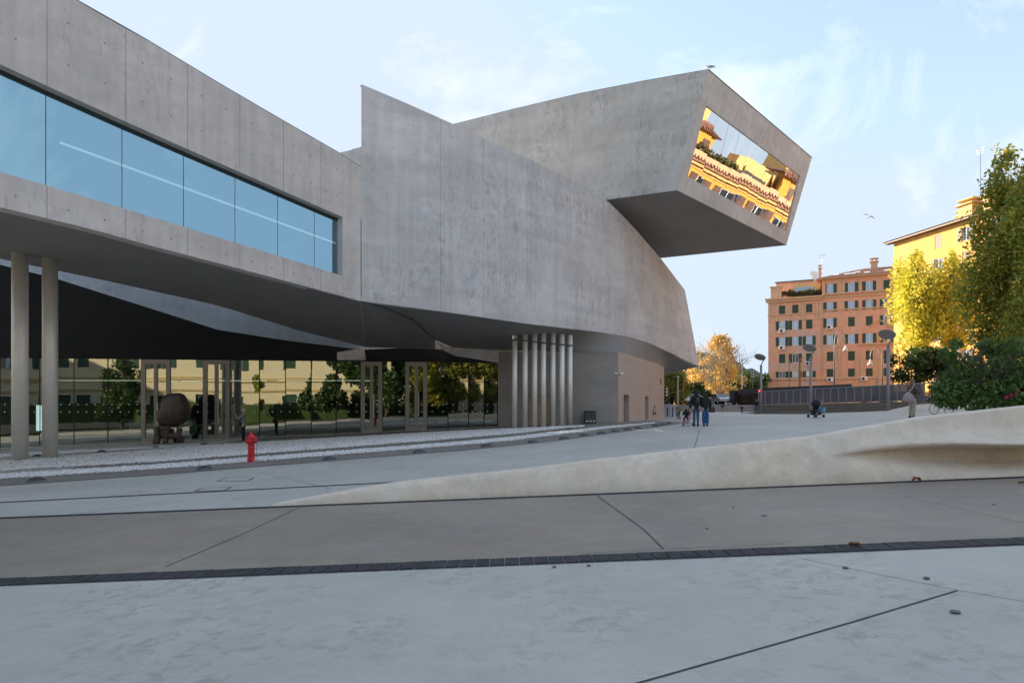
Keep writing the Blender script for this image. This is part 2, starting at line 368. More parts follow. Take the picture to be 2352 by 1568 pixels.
# first drain: loose dark stone slabs laid side by side
d1 = thing('drain_channel', 'dark stone drain across the foreground between light and brown paving', 'drain', (0, 6.93, G(0, 6.93)))
mb = MB(); mb.quad(*[(x, y, G(x, y) + .004) for x, y in ((-40, Y1N), (40, Y1N), (40, Y1F), (-40, Y1F))]); mb.build('channel_bed', plain('pale_grout', (.30, .30, .30), .8), d1)
SL = .150; proto = None
for i in range(84):
    x = (i - 42) * SL
    if proto is None:
        mb = MB(); mb.box((0, 0, .003), (SL - .010, Y1F - Y1N - .02, .014), M=Matrix(((1, 0, 0), (0, 1, 0), (.04, 0, 1))))
        proto = mb.build('drain_slab', M['slab'], d1, world=False, bevel=.003); o = proto
    else: o = proto.copy(); COL.objects.link(o)
    yy = (Y1N + Y1F) / 2; o.location = (x, yy - 6.93, G(x, yy) - G(0, 6.93) + .006 + random.uniform(0, .003)); o.rotation_euler = (random.uniform(-.01, .01), random.uniform(-.01, .01), random.uniform(-.006, .006))
# second drain at the foot of the wall
d2 = thing('drain_channel', 'narrow dark slab drain along the foot of the low wall', 'drain', (0, 11.7, G(0, 11.7)))
mb = MB(); mb.quad(*[(x, y, G(x, y) + .004) for x, y in ((-40, Y2N), (40, Y2N), (40, Y2F), (-40, Y2F))]); mb.build('channel_bed', plain('grey_grout', (.14, .145, .15), .8), d2)
mb = MB()
for i in range(150):
    x = (i - 75) * .16; mb.box((x, (Y2N + Y2F) / 2, G(x, 11.7) + .008), (.152, Y2F - Y2N - .02, .012), M=Matrix(((1, 0, 0), (0, 1, 0), (.04, 0, 1))))
o = mb.build('drain_slab', M['slab'], d2); o['kind'] = 'stuff'
# cover frames and small round floor studs
def cover(label, pts):
    Pt = [gp(*p) for p in pts]; c = sum(Pt, Vector()) / 4; t = thing('access_cover', label, 'cover', c)
    mb = MB()
    for a, b in zip(Pt, Pt[1:] + Pt[:1]):
        d = (b - a).normalized(); q = Vector((-d.y, d.x, 0)) * .016; mb.quad(*[p + Vector((0, 0, .007)) for p in (a - q, b - q, b + q, a + q)])
    mb.build('cover_edge', M['joint'], t); mb = MB(); mb.quad(*[p + Vector((0, 0, .004)) for p in Pt]); mb.build('cover_plate', M['floor'], t)
cover('flush cover with dark edges in the plaza, nearer the hydrant', [(497, 1105), (568, 1104), (584, 1097), (520, 1097.5)])
cover('flush cover with dark edges beside the slot drain', [(447, 1128), (516, 1126), (531, 1118), (466, 1120)])
STUD = [(2194, 1407, .05, 'beside the slanted joint at lower right'), (1755, 1185, .05, 'in the brown paving below the low wall'), (1942, 1305, .038, 'on the fine joint near the drain'),
        (2128, 1329, .038, 'right of the fine joint near the drain'), (1352, 1300, .028, 'at the drain edge in mid picture'), (1273, 1303, .028, 'left of another at the drain edge'),
        (1624, 1215, .03, 'in the brown paving beside the joint'), (1684, 1166, .025, 'in the brown paving near the wall'), (2282, 1160, .03, 'in the brown paving at the right')]
for px, py, r, l in STUD:
    r *= .7; p = gp(px, py); mb = MB(); mb.lathe([(r, 0), (r, .004), (r * .82, .009)], 14, p + Vector((0, 0, .008)))
    tag(mb.build('floor_stud', M['lead']), 'small round grey floor stud ' + l, 'floor stud', 'small round floor studs')
# ------------------------------------------------------------------ strips and gravel beds along the museum
LN = {'edge': [(-150, 1126.5), (0, 1116), (376, 1089.5), (470, 1081.5), (1068, 1034), (1275, 1013), (1443, 990), (1540, 976), (1590, 969)],
      'g2b': [(-150, 1110), (0, 1100.7), (376, 1077), (470, 1069.5), (1035, 1025), (1176, 1012.5), (1275, 1000), (1395, 984.5), (1505, 972.5)],
      'g2t': [(-150, 1100.5), (0, 1091.5), (376, 1068), (470, 1060.5), (1035, 1018), (1176, 1005), (1275, 993), (1395, 980.5), (1505, 971.3)],
      'g1b': [(-150, 1090.5), (0, 1082), (376, 1060), (470, 1052.5), (1035, 1009), (1176, 997), (1275, 986), (1342, 980)],
      'g1t': [(-150, 1069), (0, 1061), (376, 1032.5), (470, 1023.5), (1035, 991), (1176, 984.7), (1275, 980.3), (1342, 978)],
      'g0b': [(-150, 1058), (0, 1051.5), (376, 1028.5), (470, 1021.3)],
      'g0t': [(-150, 1050), (0, 1044), (376, 1026.3), (470, 1020.6)]}
def curve(k, px): return gp(px, lerp_tab(LN[k], px))
def between(name, k0, k1, x0, x1, mat, dz, n=60, m=2):
    mb = MB(); A = [curve(k0, x0 + (x1 - x0) * i / n) for i in range(n + 1)]; B = [curve(k1, x0 + (x1 - x0) * i / n) for i in range(n + 1)]
    mb.ruled(A, B, m); mb.v = [Vector((v.x, v.y, G(v.x, v.y) + dz)) for v in mb.v]
    o = mb.build(name, mat); o['kind'] = 'structure'; return o
apron = MB(); A = [curve('edge', -150 + 1740 * i / 80) for i in range(81)]
apron.ruled(A, [Vector((p.x * 1.0 - .8, max(43.5, p.y + 8), 0)) if p.x < 4 else Vector((p.x - 3.2 - .12 * max(0, p.y - 30), p.y + 12, 0)) for p in A], 10)
apron.v = [Vector((v.x, v.y, G(v.x, v.y) + .006)) for v in apron.v]; o = apron.build('stone_apron', M['strip']); o['kind'] = 'structure'
mb = MB(); q = Vector((0, .05, 0)); mb.ruled([p + Vector((0, 0, .012)) for p in A], [p + q + Vector((0, 0, .012)) for p in A]); mb.build('edge_joint', M['joint'], o)
M['gravel_base'] = plain('gravel_bed', (.42, .42, .43), .95, var=.4, scale=14)
M['pebble'] = None
def pebmat():
    m, N, L, b = newmat('white_marble_pebble'); g = N.new('ShaderNodeNewGeometry')
    r = ramp(N, L, g.outputs['Random Per Island'], [(0, (.52, .50, .49)), (.2, (.74, .72, .69)), (.8, (.84, .81, .77)), (1, (.60, .53, .47))])
    L.new(r.outputs[0], b.inputs['Base Color']); b.inputs['Roughness'].default_value = .75; return m
M['pebble'] = pebmat()
OCT = np.array([(1, 0, 0), (-1, 0, 0), (0, 1, 0), (0, -1, 0), (0, 0, 1), (0, 0, -1)], dtype=float)
OF = np.array([(0, 2, 4), (2, 1, 4), (1, 3, 4), (3, 0, 4), (2, 0, 5), (1, 2, 5), (3, 1, 5), (0, 3, 5)])
def gravel(name, k0, k1, x0, x1, dens, size):
    between(name + '_bed', k0, k1, x0, x1, M['gravel_base'], .012)
    n = 60; A = [curve(k0, x0 + (x1 - x0) * i / n) for i in range(n + 1)]; B = [curve(k1, x0 + (x1 - x0) * i / n) for i in range(n + 1)]
    C = []
    for i in range(n):
        a0, a1, b0, b1 = A[i], A[i + 1], B[i], B[i + 1]; ar = ((a1 - a0).cross(b0 - a0).length + (a1 - b1).cross(b0 - b1).length) / 2
        for _ in range(int(ar * dens + random.random())):
            u, v = random.random(), random.random(); p = a0.lerp(a1, u).lerp(b0.lerp(b1, u), v)
            C.append((p.x, p.y, G(p.x, p.y) + .016 + random.random() * .03))
    C = np.array(C); k = len(C); s = size * rng.uniform(.6, 1.35, (k, 1, 1)); sq = rng.uniform(.55, 1.1, (k, 1, 3)); jit = rng.normal(0, .18, (k, 6, 3))
    V = (OCT[None] + jit) * sq * s; th = rng.uniform(0, 6.28, k); c, sn = np.cos(th), np.sin(th)
    X = V[..., 0] * c[:, None] - V[..., 1] * sn[:, None]; Y = V[..., 0] * sn[:, None] + V[..., 1] * c[:, None]
    V = np.stack([X, Y, V[..., 2]], -1) + C[:, None]
    F = (OF[None] + (np.arange(k) * 6)[:, None, None]).ravel()
    o = np_mesh(name, V.reshape(-1, 3), F, 3, M['pebble']); o['kind'] = 'stuff'; tag(o, name.replace('_', ' ') + ' of small white stones beside the plaza', 'gravel')
gravel('white_gravel', 'g1b', 'g1t', -150, 1342, 300, .040)
gravel('white_gravel', 'g2b', 'g2t', -150, 1505, 420, .036)
gravel('white_gravel', 'g0b', 'g0t', -150, 470, 260, .03)
# twigs and leaves lying on the gravel
mb = MB()
for _ in range(90):
    p0 = curve('g1b', random.uniform(0, 900)); 
    px = random.uniform(0, 900); a, b = curve('g1b', px), curve('g1t', px); p = a.lerp(b, random.random()); z = G(p.x, p.y) + .06; th = random.uniform(0, 3.14); l = random.uniform(.04, .16)
    d = Vector((math.cos(th), math.sin(th), random.uniform(-.2, .4))) * l; mb.tube([Vector((p.x, p.y, z)) - d, Vector((p.x, p.y, z + .01)) + d], .008, 4)
tag(mb.build('twig_litter', M['fallen']), 'scattered brown twigs lying on the white gravel', 'twigs', kind='stuff')
# domed floor lights
def dome(px, py, r, label, grp):
    p = gp(px, py, .006); t = thing('floor_light', label, 'floor light', p, 0, grp)
    mb = MB(); mb.lathe([(r, 0), (r, .012), (r * .92, .03)], 20, p); mb.build('rim', M['lead'], t, smooth=False)
    mb = MB(); mb.lathe([(r * .9, .028), (r * .82, .05), (r * .55, .085), (r * .2, .10), (.001, .102)], 20, p); mb.build('dome', plain('smoked_dome', (.05, .055, .065), .25), t, smooth=True)
D1 = [(83, 1105), (470, 1078), (757, 1056), (963, 1039.5), (1118.8, 1025.5), (1225, 1016), (1296.4, 1007.5), (1343, 1000.5), (1382, 995.7), (1414.5, 991), (1442.8, 987), (1466, 983.9), (1507, 978.5), (1523, 976), (1538, 973.7)]
NTH = ['first', 'second', 'third', 'fourth', 'fifth', 'sixth', 'seventh', 'eighth', 'ninth', 'tenth', 'eleventh', 'twelfth', 'thirteenth', 'fourteenth', 'fifteenth']
for i, (px, py) in enumerate(D1): dome(px, py, .24, 'grey domed floor light set in the strip along the plaza edge, %s from the left' % NTH[i], 'domed floor lights along the plaza edge')
for i, (px, py) in enumerate([(85, 1048), (234, 1038), (358, 1028.5), (468, 1021)]): dome(px, py, .2, 'small domed floor light behind the wide gravel bed, %s from the left' % NTH[i], 'domed floor lights near the glass')

# ------------------------------------------------------------------ the low off-white wall with the bench
WT = [(625, 1158), (662, 1149.5), (700, 1143), (800, 1125), (900, 1108), (1050, 1090.5), (1176, 1078), (1376, 1053), (1601, 1028), (1861, 1000), (2101, 957.5), (2352, 930.6), (2700, 895)]
lw = thing('low_wall', 'off-white plastered low wall with a bench, rising from a point to the right', 'wall', (0, 12, G(0, 12)))
def wall_section(px):
    py = lerp_tab(WT, px); hh = max(0, (1158 - (px - 625) * .037 - py) / FPX * 11.9); yt = 11.86 + min(.40, .55 * hh) + .14 * smooth((px - 1850) / 420)
    f0 = smooth((px - 625) / 500); T = P(px, py, yt + .05 + .20 * f0); x = T.x; g = G(x, 11.83); h = max(T.z - g, .02); s = smooth((px - 1850) / 420)
    def z(f): return g + h * f
    a = [(11.83, g - .03), (11.83, z(.06)), (11.835, z(.2)), (11.85, z(.35)), (11.87, z(.44)), (11.89, z(.5)), (11.90, z(.54)), (11.91, z(.57)), (11.93, z(.62)), (11.96, z(.67)), (11.99, z(.72)), (yt - .14, z(.86))]
    a = [(11.83 + max(.02, yt - .02 - 11.83) * max(0, (q[1] - g) / h) ** 1.4, q[1]) for q in a]
    zs = T.z - h * .36 - .0; dr = 78 / 1568 * 12.1
    zb = CAMZ - (lerp_tab([(1850, 1012), (2352, 1006), (2700, 1002)], px) - HZ) / FPX * 12.1
    b = [(11.83, g - .03), (11.85, z(.03)), (11.92, z(.08)), (12.08, z(.13)), (12.34, z(.19)), (12.42, z(.25)), (12.38, zb - .19), (11.80, zb - .12), (11.70, zb - .085), (11.72, zb - .05), (12.14, zb + .0), (yt - .04, zb + (T.z - zb) * .45)]
    pr = [(p[0] * (1 - s) + q[0] * s, p[1] * (1 - s) + q[1] * s) for p, q in zip(a, b)]
    f = min(1, h / .3); yt2 = yt
    pr += [(yt2 - .015, T.z - .035 * f), (yt2 + .012, T.z - .008 * f), (yt2 + .05, T.z), (yt2 + .05 + .20 * f, T.z + .004), (yt2 + .09 + .20 * f, T.z - .03 * f), (yt2 + .10 + .22 * f, g - .05)]
    return [Vector((x, p[0], p[1])) for p in pr]
secs = [wall_section(px) for px in rngf(628, 2700, 14)]; n = len(secs[0]); mb = MB()
mb.add([p for s_ in secs for p in s_], [[i * n + j, (i + 1) * n + j, (i + 1) * n + j + 1, i * n + j + 1] for i in range(len(secs) - 1) for j in range(n - 1)])
mb.add(secs[0], [list(range(n))]); mb.build('wall_body', M['plaster'], lw, smooth=True, fixn=True)
for px, py, r, l in [(2105, 1098, .075, 'large curled brown leaf at the foot of the low wall'), (2151, 1098, .035, 'small brown leaf right of the large one by the wall'), (2190, 1097, .025, 'tiny dry leaf further right along the wall foot'),
                     (1962, 1258, .055, 'dark brown leaf lying on the foreground drain'), (1003, 1141, .05, 'dry leaf at the low end of the wall'), (960, 1143, .04, 'orange leaf left of another at the wall tip'), (2345, 1104, .05, 'pale leaf on the brown paving at the right edge')]:
    p = gp(px, py + (9 if py < 1110 else 0), .014); mb = MB(); vs = []; fs = []
    for j in range(5):
        for i in range(7):
            u = i / 6 - .5; v = (j / 4 - .5); w = math.sin(math.pi * (i + .6) / 7.2); vs.append(p + Vector((u * 2 * r, v * r * 1.5 * w, abs(v) * r * 1.1 + .3 * r * math.cos(u * 5) * (r > .06) + .25 * r)))
    for j in range(4):
        for i in range(6): fs.append([j * 7 + i, j * 7 + i + 1, j * 7 + i + 8, j * 7 + i + 7])
    mb.add(vs, fs); tag(mb.build('fallen_leaf', M['fallen'], smooth=True), l, 'leaf', 'fallen leaves on the paving')
# ------------------------------------------------------------------ the museum
mus = thing('museum', 'grey concrete museum with curved walls, ribbon window and a cantilevered box', 'museum', (0, 41, 0))
def DA(px): return 30.3 / (.79 - (px - CX) / FPX)
def A_(px, py): return P(px, py, DA(px))
nA = Vector((.785, -.62, 0))
A_top = [(174.6, 0), (255.6, 47.9), (336.6, 91.8), (426.6, 145.8), (504, 192.6), (612, 255.6), (777.5, 351), (829, 384)]
A_ub = [(0, 147.6), (104, 196), (279, 275.4), (421, 338.4), (540, 390.6), (639, 433.8), (824, 514.8)]
A_wb = [(0, 395), (107, 426), (281.5, 478), (423, 521), (540, 557), (637, 587), (722, 613), (787, 634)]
A_lb = [(0, 476), (200, 523.5), (342, 563), (600, 630), (829, 691.5)]
pA = [-5000, -2500, -1200, -500, -160, 108, 289, 431, 551, 651, 737, 787, 829]
def panel(name, q, back, mat, parent, gap=.007, prox=0.0, bev=.006):
    """one cast panel: q = front corner grid [[bottom...],[top...]], pushed back along 'back'"""
    b, t = [list(r) for r in q]
    def shrink(r):
        d0 = (r[1] - r[0]).normalized() * gap; d1 = (r[-2] - r[-1]).normalized() * gap
        return [r[0] + d0] + r[1:-1] + [r[-1] + d1]
    b, t = shrink(b), shrink(t); n = len(b); mb = MB()
    fr = b + t; bk = [p + back for p in fr]
    mb.add(fr + bk, [[i, i + 1, n + i + 1, n + i] for i in range(n - 1)] + [[2 * n + i + 1, 2 * n + i, 3 * n + i, 3 * n + i + 1] for i in range(n - 1)] +
           [[i, 2 * n + i, 2 * n + i + 1, i + 1] for i in range(n - 1)] + [[n + i, n + i + 1, 3 * n + i + 1, 3 * n + i] for i in range(n - 1)] +
           [[0, n, 3 * n, 2 * n], [n - 1, 3 * n - 1, 4 * n - 1, 2 * n - 1]])
    return mb.build(name, mat, parent, fixn=True)
holes = MB(); bk = -nA * .5
def hole(p, n, r=.035): holes.disc(p + n * .006, r, n, 8)
def samples(a, b, k): return [a + (b - a) * i / k for i in range(k + 1)]
for a, b in zip(pA, pA[1:]):
    xs = samples(a, b, 3)
    panel('concrete_panel', [[A_(x, lerp_tab(A_ub, x)) for x in xs], [A_(x, lerp_tab(A_top, x)) for x in xs]], bk, M['conc'], mus)
    panel('concrete_panel', [[A_(x, lerp_tab(A_lb, x)) for x in xs], [A_(x, lerp_tab(A_wb, x)) for x in xs]], bk, M['conc'], mus)
    if a > -600 and b < 800:
        for f in (.27, .73):
            x = a + (b - a) * f; t, u = lerp_tab(A_top, x), lerp_tab(A_ub, x)
            for g in (.30, .72): hole(A_(x, u + (t - u) * g), nA)
            t, u = lerp_tab(A_wb, x), lerp_tab(A_lb, x); hole(A_(x, u + (t - u) * .42), nA)
# end pier right of the window
xs = [787, 800, 828.5]; panel('concrete_panel', [[A_(x, lerp_tab(A_wb, x)) for x in xs], [A_(x, lerp_tab(A_ub, x)) for x in xs]], bk, M['conc'], mus, gap=0)
# metal coping on the parapet
mb = MB(); ct = [A_(x, lerp_tab(A_top, x)) for x in (-1200, 0, 174, 336, 504, 612, 777, 829)]
mb.tube([p + Vector((0, 0, .02)) - nA * .05 for p in ct], .035, 6); mb.build('coping', M['lead'], mus)
# joint backing just behind the panels, roof, rear wall
mb = MB()
xs = pA; up = [A_(x, lerp_tab(A_top, x)) - nA * .51 - Vector((0, 0, .05)) for x in xs]; ub = [A_(x, lerp_tab(A_ub, x)) - nA * .51 + Vector((0, 0, .02)) for x in xs]
mb.ruled(ub, up); lo = [A_(x, lerp_tab(A_lb, x)) - nA * .51 + Vector((0, 0, .02)) for x in xs]; wbm = [A_(x, lerp_tab(A_wb, x)) - nA * .51 - Vector((0, 0, .02)) for x in xs]
mb.ruled(lo, wbm)
OFA = Vector((-6.6, 8.8, .3)); mid_up = [p + OFA * .62 for p in up]; mb.ruled(up, mid_up)
backA = [(0, 593, 28.5), (250, 645, 32), (500, 700, 36), (700, 762, 38.5), (840, 797, 39.5)]
def BA(px):
    if px < 0: return A_(px, lerp_tab(A_lb, px)) + OFA + (P(*backA[0]) - (A_(0, 476) + OFA))
    return P(px, lerp_tab([(a, b) for a, b, c in backA], px), lerp_tab([(a, c) for a, b, c in backA], px))
rear = [BA(x if x < 0 else x * 840 / 829) for x in xs]
rear_up = [p + Vector((0, 0, 1.3)) for p in rear]; mb.ruled(rear, rear_up); mb.ruled(rear_up, mid_up); mb.build('inner_wall', M['conc'], mus)
# soffit under the left gallery
mb = MB(); fx = [-5000, -1200, -400, 0, 120, 240, 360, 480, 600, 700, 760, 829]
mb.ruled([A_(x, lerp_tab(A_lb, x)) - nA * .02 + Vector((0, 0, .01)) for x in fx], [BA(x if x < 0 else x * 840 / 829) for x in fx], 3)
seam = [P(829, 691.5, 30), P(890, 708, 32.4), P(950, 735, 35), P(1000, 780, 38.5), P(1040, 798, 40.3), P(1145, 804, 40.95)]
e0, e1, e2 = BA(840), P(915, 799, 40), P(1000, 802, 40.3)
mb.add([seam[0], seam[1], seam[2], seam[3], e2, e1, e0], [[0, 6, 5], [0, 5, 1], [1, 5, 2], [2, 5, 4], [2, 4, 3]])
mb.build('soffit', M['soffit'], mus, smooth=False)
mb = MB(); mb.tube([BA(x) + Vector((0, -.03, .02)) for x in (0, 250, 500, 700)], .05, 4); mb.build('soffit_edge', plain('edge_band', (.16, .125, .09), .8), mus)
# ribbon window panes of the left gallery
pm = [-900, -420, -100, 105, 280, 421.5, 539.5, 637.5, 722, 787.4]; REC = nA * .36
inner = MB()
def Wp(px, top):
    """point on the recessed glass plane behind face position px"""
    p = A_(px, lerp_tab(A_ub if top else A_wb, px)) - REC + Vector((0, 0, .12 if top else -.25)); return p
# the glass line is found so that panes end where the photo's joints are
def glass_at(px, z):
    rx = (px - CX) / FPX; o = A_(400, 300) - REC; o.z = 0  # plane through o along direction of A
    n = Vector((nA.x, nA.y, 0)); t = n.dot(o) / n.dot(Vector((rx, 1, 0))); return Vector((rx * t, t, z))
def zint(tab, px, dz):  # height of the face line at the wall position behind glass point
    g = glass_at(px, 0); f = g + REC; fpx = CX + FPX * f.x / f.y; return A_(fpx, lerp_tab(tab, fpx)).z + dz
for a, b in zip(pm, pm[1:]):
    e = .012; q = [glass_at(a + .0, zint(A_wb, a, -.2)), glass_at(b, zint(A_wb, b, -.2)), glass_at(b, zint(A_ub, b, .05)), glass_at(a, zint(A_ub, a, .05))]
    d = (q[1] - q[0]).normalized() * e; mb = MB(); mb.quad(q[0] + d, q[1] - d, q[2] - d, q[3] + d); mb.build('window_pane', M['glass_blue'], mus)
mb = MB()
for x in pm[1:]:
    mb.tube([glass_at(x, zint(A_wb, x, -.2)) - nA * .03, glass_at(x, zint(A_ub, x, .05)) - nA * .03], .02, 4)
mb.build('glazing_joint', M['black'], mus)
mb = MB()  # dark head channel above the glass
hp = [-900, -100, 280, 540, 787]; t0 = [glass_at(x, zint(A_ub, x, .05)) + nA * .02 for x in hp]
mb.ruled([p - Vector((0, 0, .16)) for p in t0], [p + Vector((0, 0, .1)) for p in t0]); mb.build('window_head', plain('head_channel', (.02, .035, .035), .4), mus)
# room behind the ribbon window with its line of ceiling light
mb = MB(); hx = [-900, -100, 280, 540, 787]
f0 = [glass_at(x, zint(A_wb, x, -.3)) - nA * .1 for x in hp]; c0 = [glass_at(x, zint(A_ub, x, .2)) - nA * .1 for x in hp]
sh_ = Vector((.62, .785, 0)) * 2.4; f0[-1] = f0[-1] + sh_; c0[-1] = c0[-1] + sh_; fb = [p - nA * 4.6 for p in f0]; cb = [p - nA * 4.6 for p in c0]
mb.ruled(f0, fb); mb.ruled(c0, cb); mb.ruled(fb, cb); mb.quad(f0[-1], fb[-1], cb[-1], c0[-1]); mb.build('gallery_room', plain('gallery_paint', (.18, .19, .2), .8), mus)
mb = MB(); a = c0[1].lerp(c0[2], .85) - nA * 3.4 - Vector((0, 0, .25)); b = c0[-1] - nA * 3.4 - Vector((0, 0, .25)); mb.tube([a, b], .05, 4); mb.build('light_strip', M['led'], mus)

# ---------------- the big curved wall
B_top = [(829.7, 193.4), (928, 235), (1042, 285.7), (1113.7, 319.4), (1210.6, 362.4), (1259, 386.4), (1335, 424), (1393, 459.4), (1423, 488), (1460, 527), (1492, 564), (1520, 596.5), (1573, 666)]
B_bot = [(830, 691.3), (1030, 717), (1210, 743), (1381, 763), (1446, 774), (1492, 788), (1538, 809), (1580, 830), (1606, 841)]
B_D = [(830, 30), (1000, 31.6), (1182, 34.2), (1300, 37.2), (1420, 42.2), (1500, 48), (1560, 54.2), (1606, 60.5)]
def sm(tab, x):  # smooth the piecewise depth a little
    return sum(lerp_tab(tab, x + d) for d in (-40, -20, 0, 20, 40)) / 5 if 880 < x < 1560 else lerp_tab(tab, x)
def Bp(px, f):
    """f=0 bottom edge, f=1 top edge; the far end leans inwards like a prow"""
    lean = smooth((px - 1440) / 166); pb = P(px, lerp_tab(B_bot, px), sm(B_D, px)); ptx = px - 33 * lean
    pt = P(ptx, clampt(B_top, ptx), sm(B_D, px)); return pb.lerp(pt, f)
pBs = [830, 928, 1012, 1110, 1211, 1259, 1301, 1344, 1383, 1423, 1470, 1520, 1560, 1606]
for a, b in zip(pBs, pBs[1:]):
    k = max(4, int((b - a) / 8)); xs = samples(a, b, k); lo = [Bp(x, 0) for x in xs]; hi = [Bp(x, 1) for x in xs]; d = (lo[-1] - lo[0]); nb = Vector((d.y, -d.x, 0)).normalized()
    g = .006 if a in (1012, 1211) or b in (1012, 1211) else .0025
    o = panel('concrete_panel', [lo, hi], (-nb * .4) if a > 830 else Vector((-.06, .4, 0)), M['conc_b'], mus, gap=g)
    for f in ((.25, .75) if b - a > 60 else (.5,)):
        x = a + (b - a) * f
        for j in range(6):
            p = Bp(x, .07 + .172 * j); q = Bp(x + 2, .07 + .172 * j); dd = q - p; hole(p, Vector((dd.y, -dd.x, 0)).normalized(), .028)
mb = MB(); xs = samples(838, 1606, 40); mb.ruled([Bp(x, 0) + Vector((-.06 - .16 * smooth((x - 830) / 60), .38, .02)) for x in xs], [Bp(x, 1) + Vector((-.06 - .16 * smooth((x - 830) / 60), .38, -.03)) for x in xs])
mb.ruled([Bp(x, 1) + Vector((-.2, .3, -.03)) for x in xs], [Bp(x, 1) + Vector((-1.4, 9, -3)) for x in xs])
t70, b70 = Vector((13.9, 72, 11.0)), Vector((15.8, 71, 4.7)); mb.quad(Bp(1606, 0), b70, t70, Bp(1606, 1)); mb.quad(Bp(1606, 1), t70, Vector((2, 75, 10)), Bp(1500, 1) + Vector((-1.4, 9, -3)))
mb.quad(b70, Vector((12.6, 70.5, 4.68)), Vector((10.5, 72, 10)), t70)
mb.build('curved_wall_core', M['conc_b'], mus)
mb = MB(); mb.tube([Bp(x, 1) + Vector((-.1, .2, .015)) for x in samples(830, 1606, 50)], .03, 4); mb.build('coping', M['lead'], mus)
mb = MB(); c0_, c1_ = Bp(830, 0), Bp(830, 1); mb.add([c0_, c1_, c1_ + Vector((-.22, 1.2, 0)), c0_ + Vector((-.22, 1.2, 0))], [[0, 1, 2, 3]]); mb.build('wall_end', M['conc_b'], mus)
# soffit of the curved volume
WB = [P(1145, 804, 41), P(1250, 806.5, 40.8), P(1420, 810, 40.6), P(1460, 821, 45), P(1525, 843.5, 54), P(1526, 856, 64), P(1530, 859, 70)]
mb = MB(); fr = [Bp(x, 0) + Vector((-.01, .02, .012)) for x in (830, 880, 930, 980, 1040, 1100, 1182, 1260, 1330, 1381, 1420, 1446, 1470, 1492, 1515, 1538, 1560, 1580, 1606)]
bkx = [seam[0] + Vector((0, 0, .01)), seam[1], seam[2], seam[2].lerp(seam[3], .6), seam[3], seam[4], P(1145, 804, 41), P(1190, 805, 40.9), P(1250, 806.5, 40.8), P(1330, 808, 40.7), P(1420, 810, 40.6), P(1440, 815, 42.7), P(1460, 821, 45), P(1490, 831, 49), P(1525, 843.5, 54), P(1525.5, 850, 58), P(1526, 855, 63), P(1528, 858, 67), b70]
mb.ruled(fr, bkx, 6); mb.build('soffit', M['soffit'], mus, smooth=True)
mb = MB(); mb.tube([p - Vector((0, 0, .015)) for p in seam[:4]], .022, 4); mb.build('soffit_joint', M['black'], mus)
# fascia between soffit and glass
mb = MB(); mb.ruled([P(1000, 781, 38.6), P(1020, 791, 39.6), P(1040, 798, 40.3), P(1145, 804, 41)], [P(1003, 786, 38.8), P(1020, 805, 39.8), P(1045, 817, 40.5), P(1145, 833, 41.05)], 1); mb.build('fascia', M['conc_b'], mus)
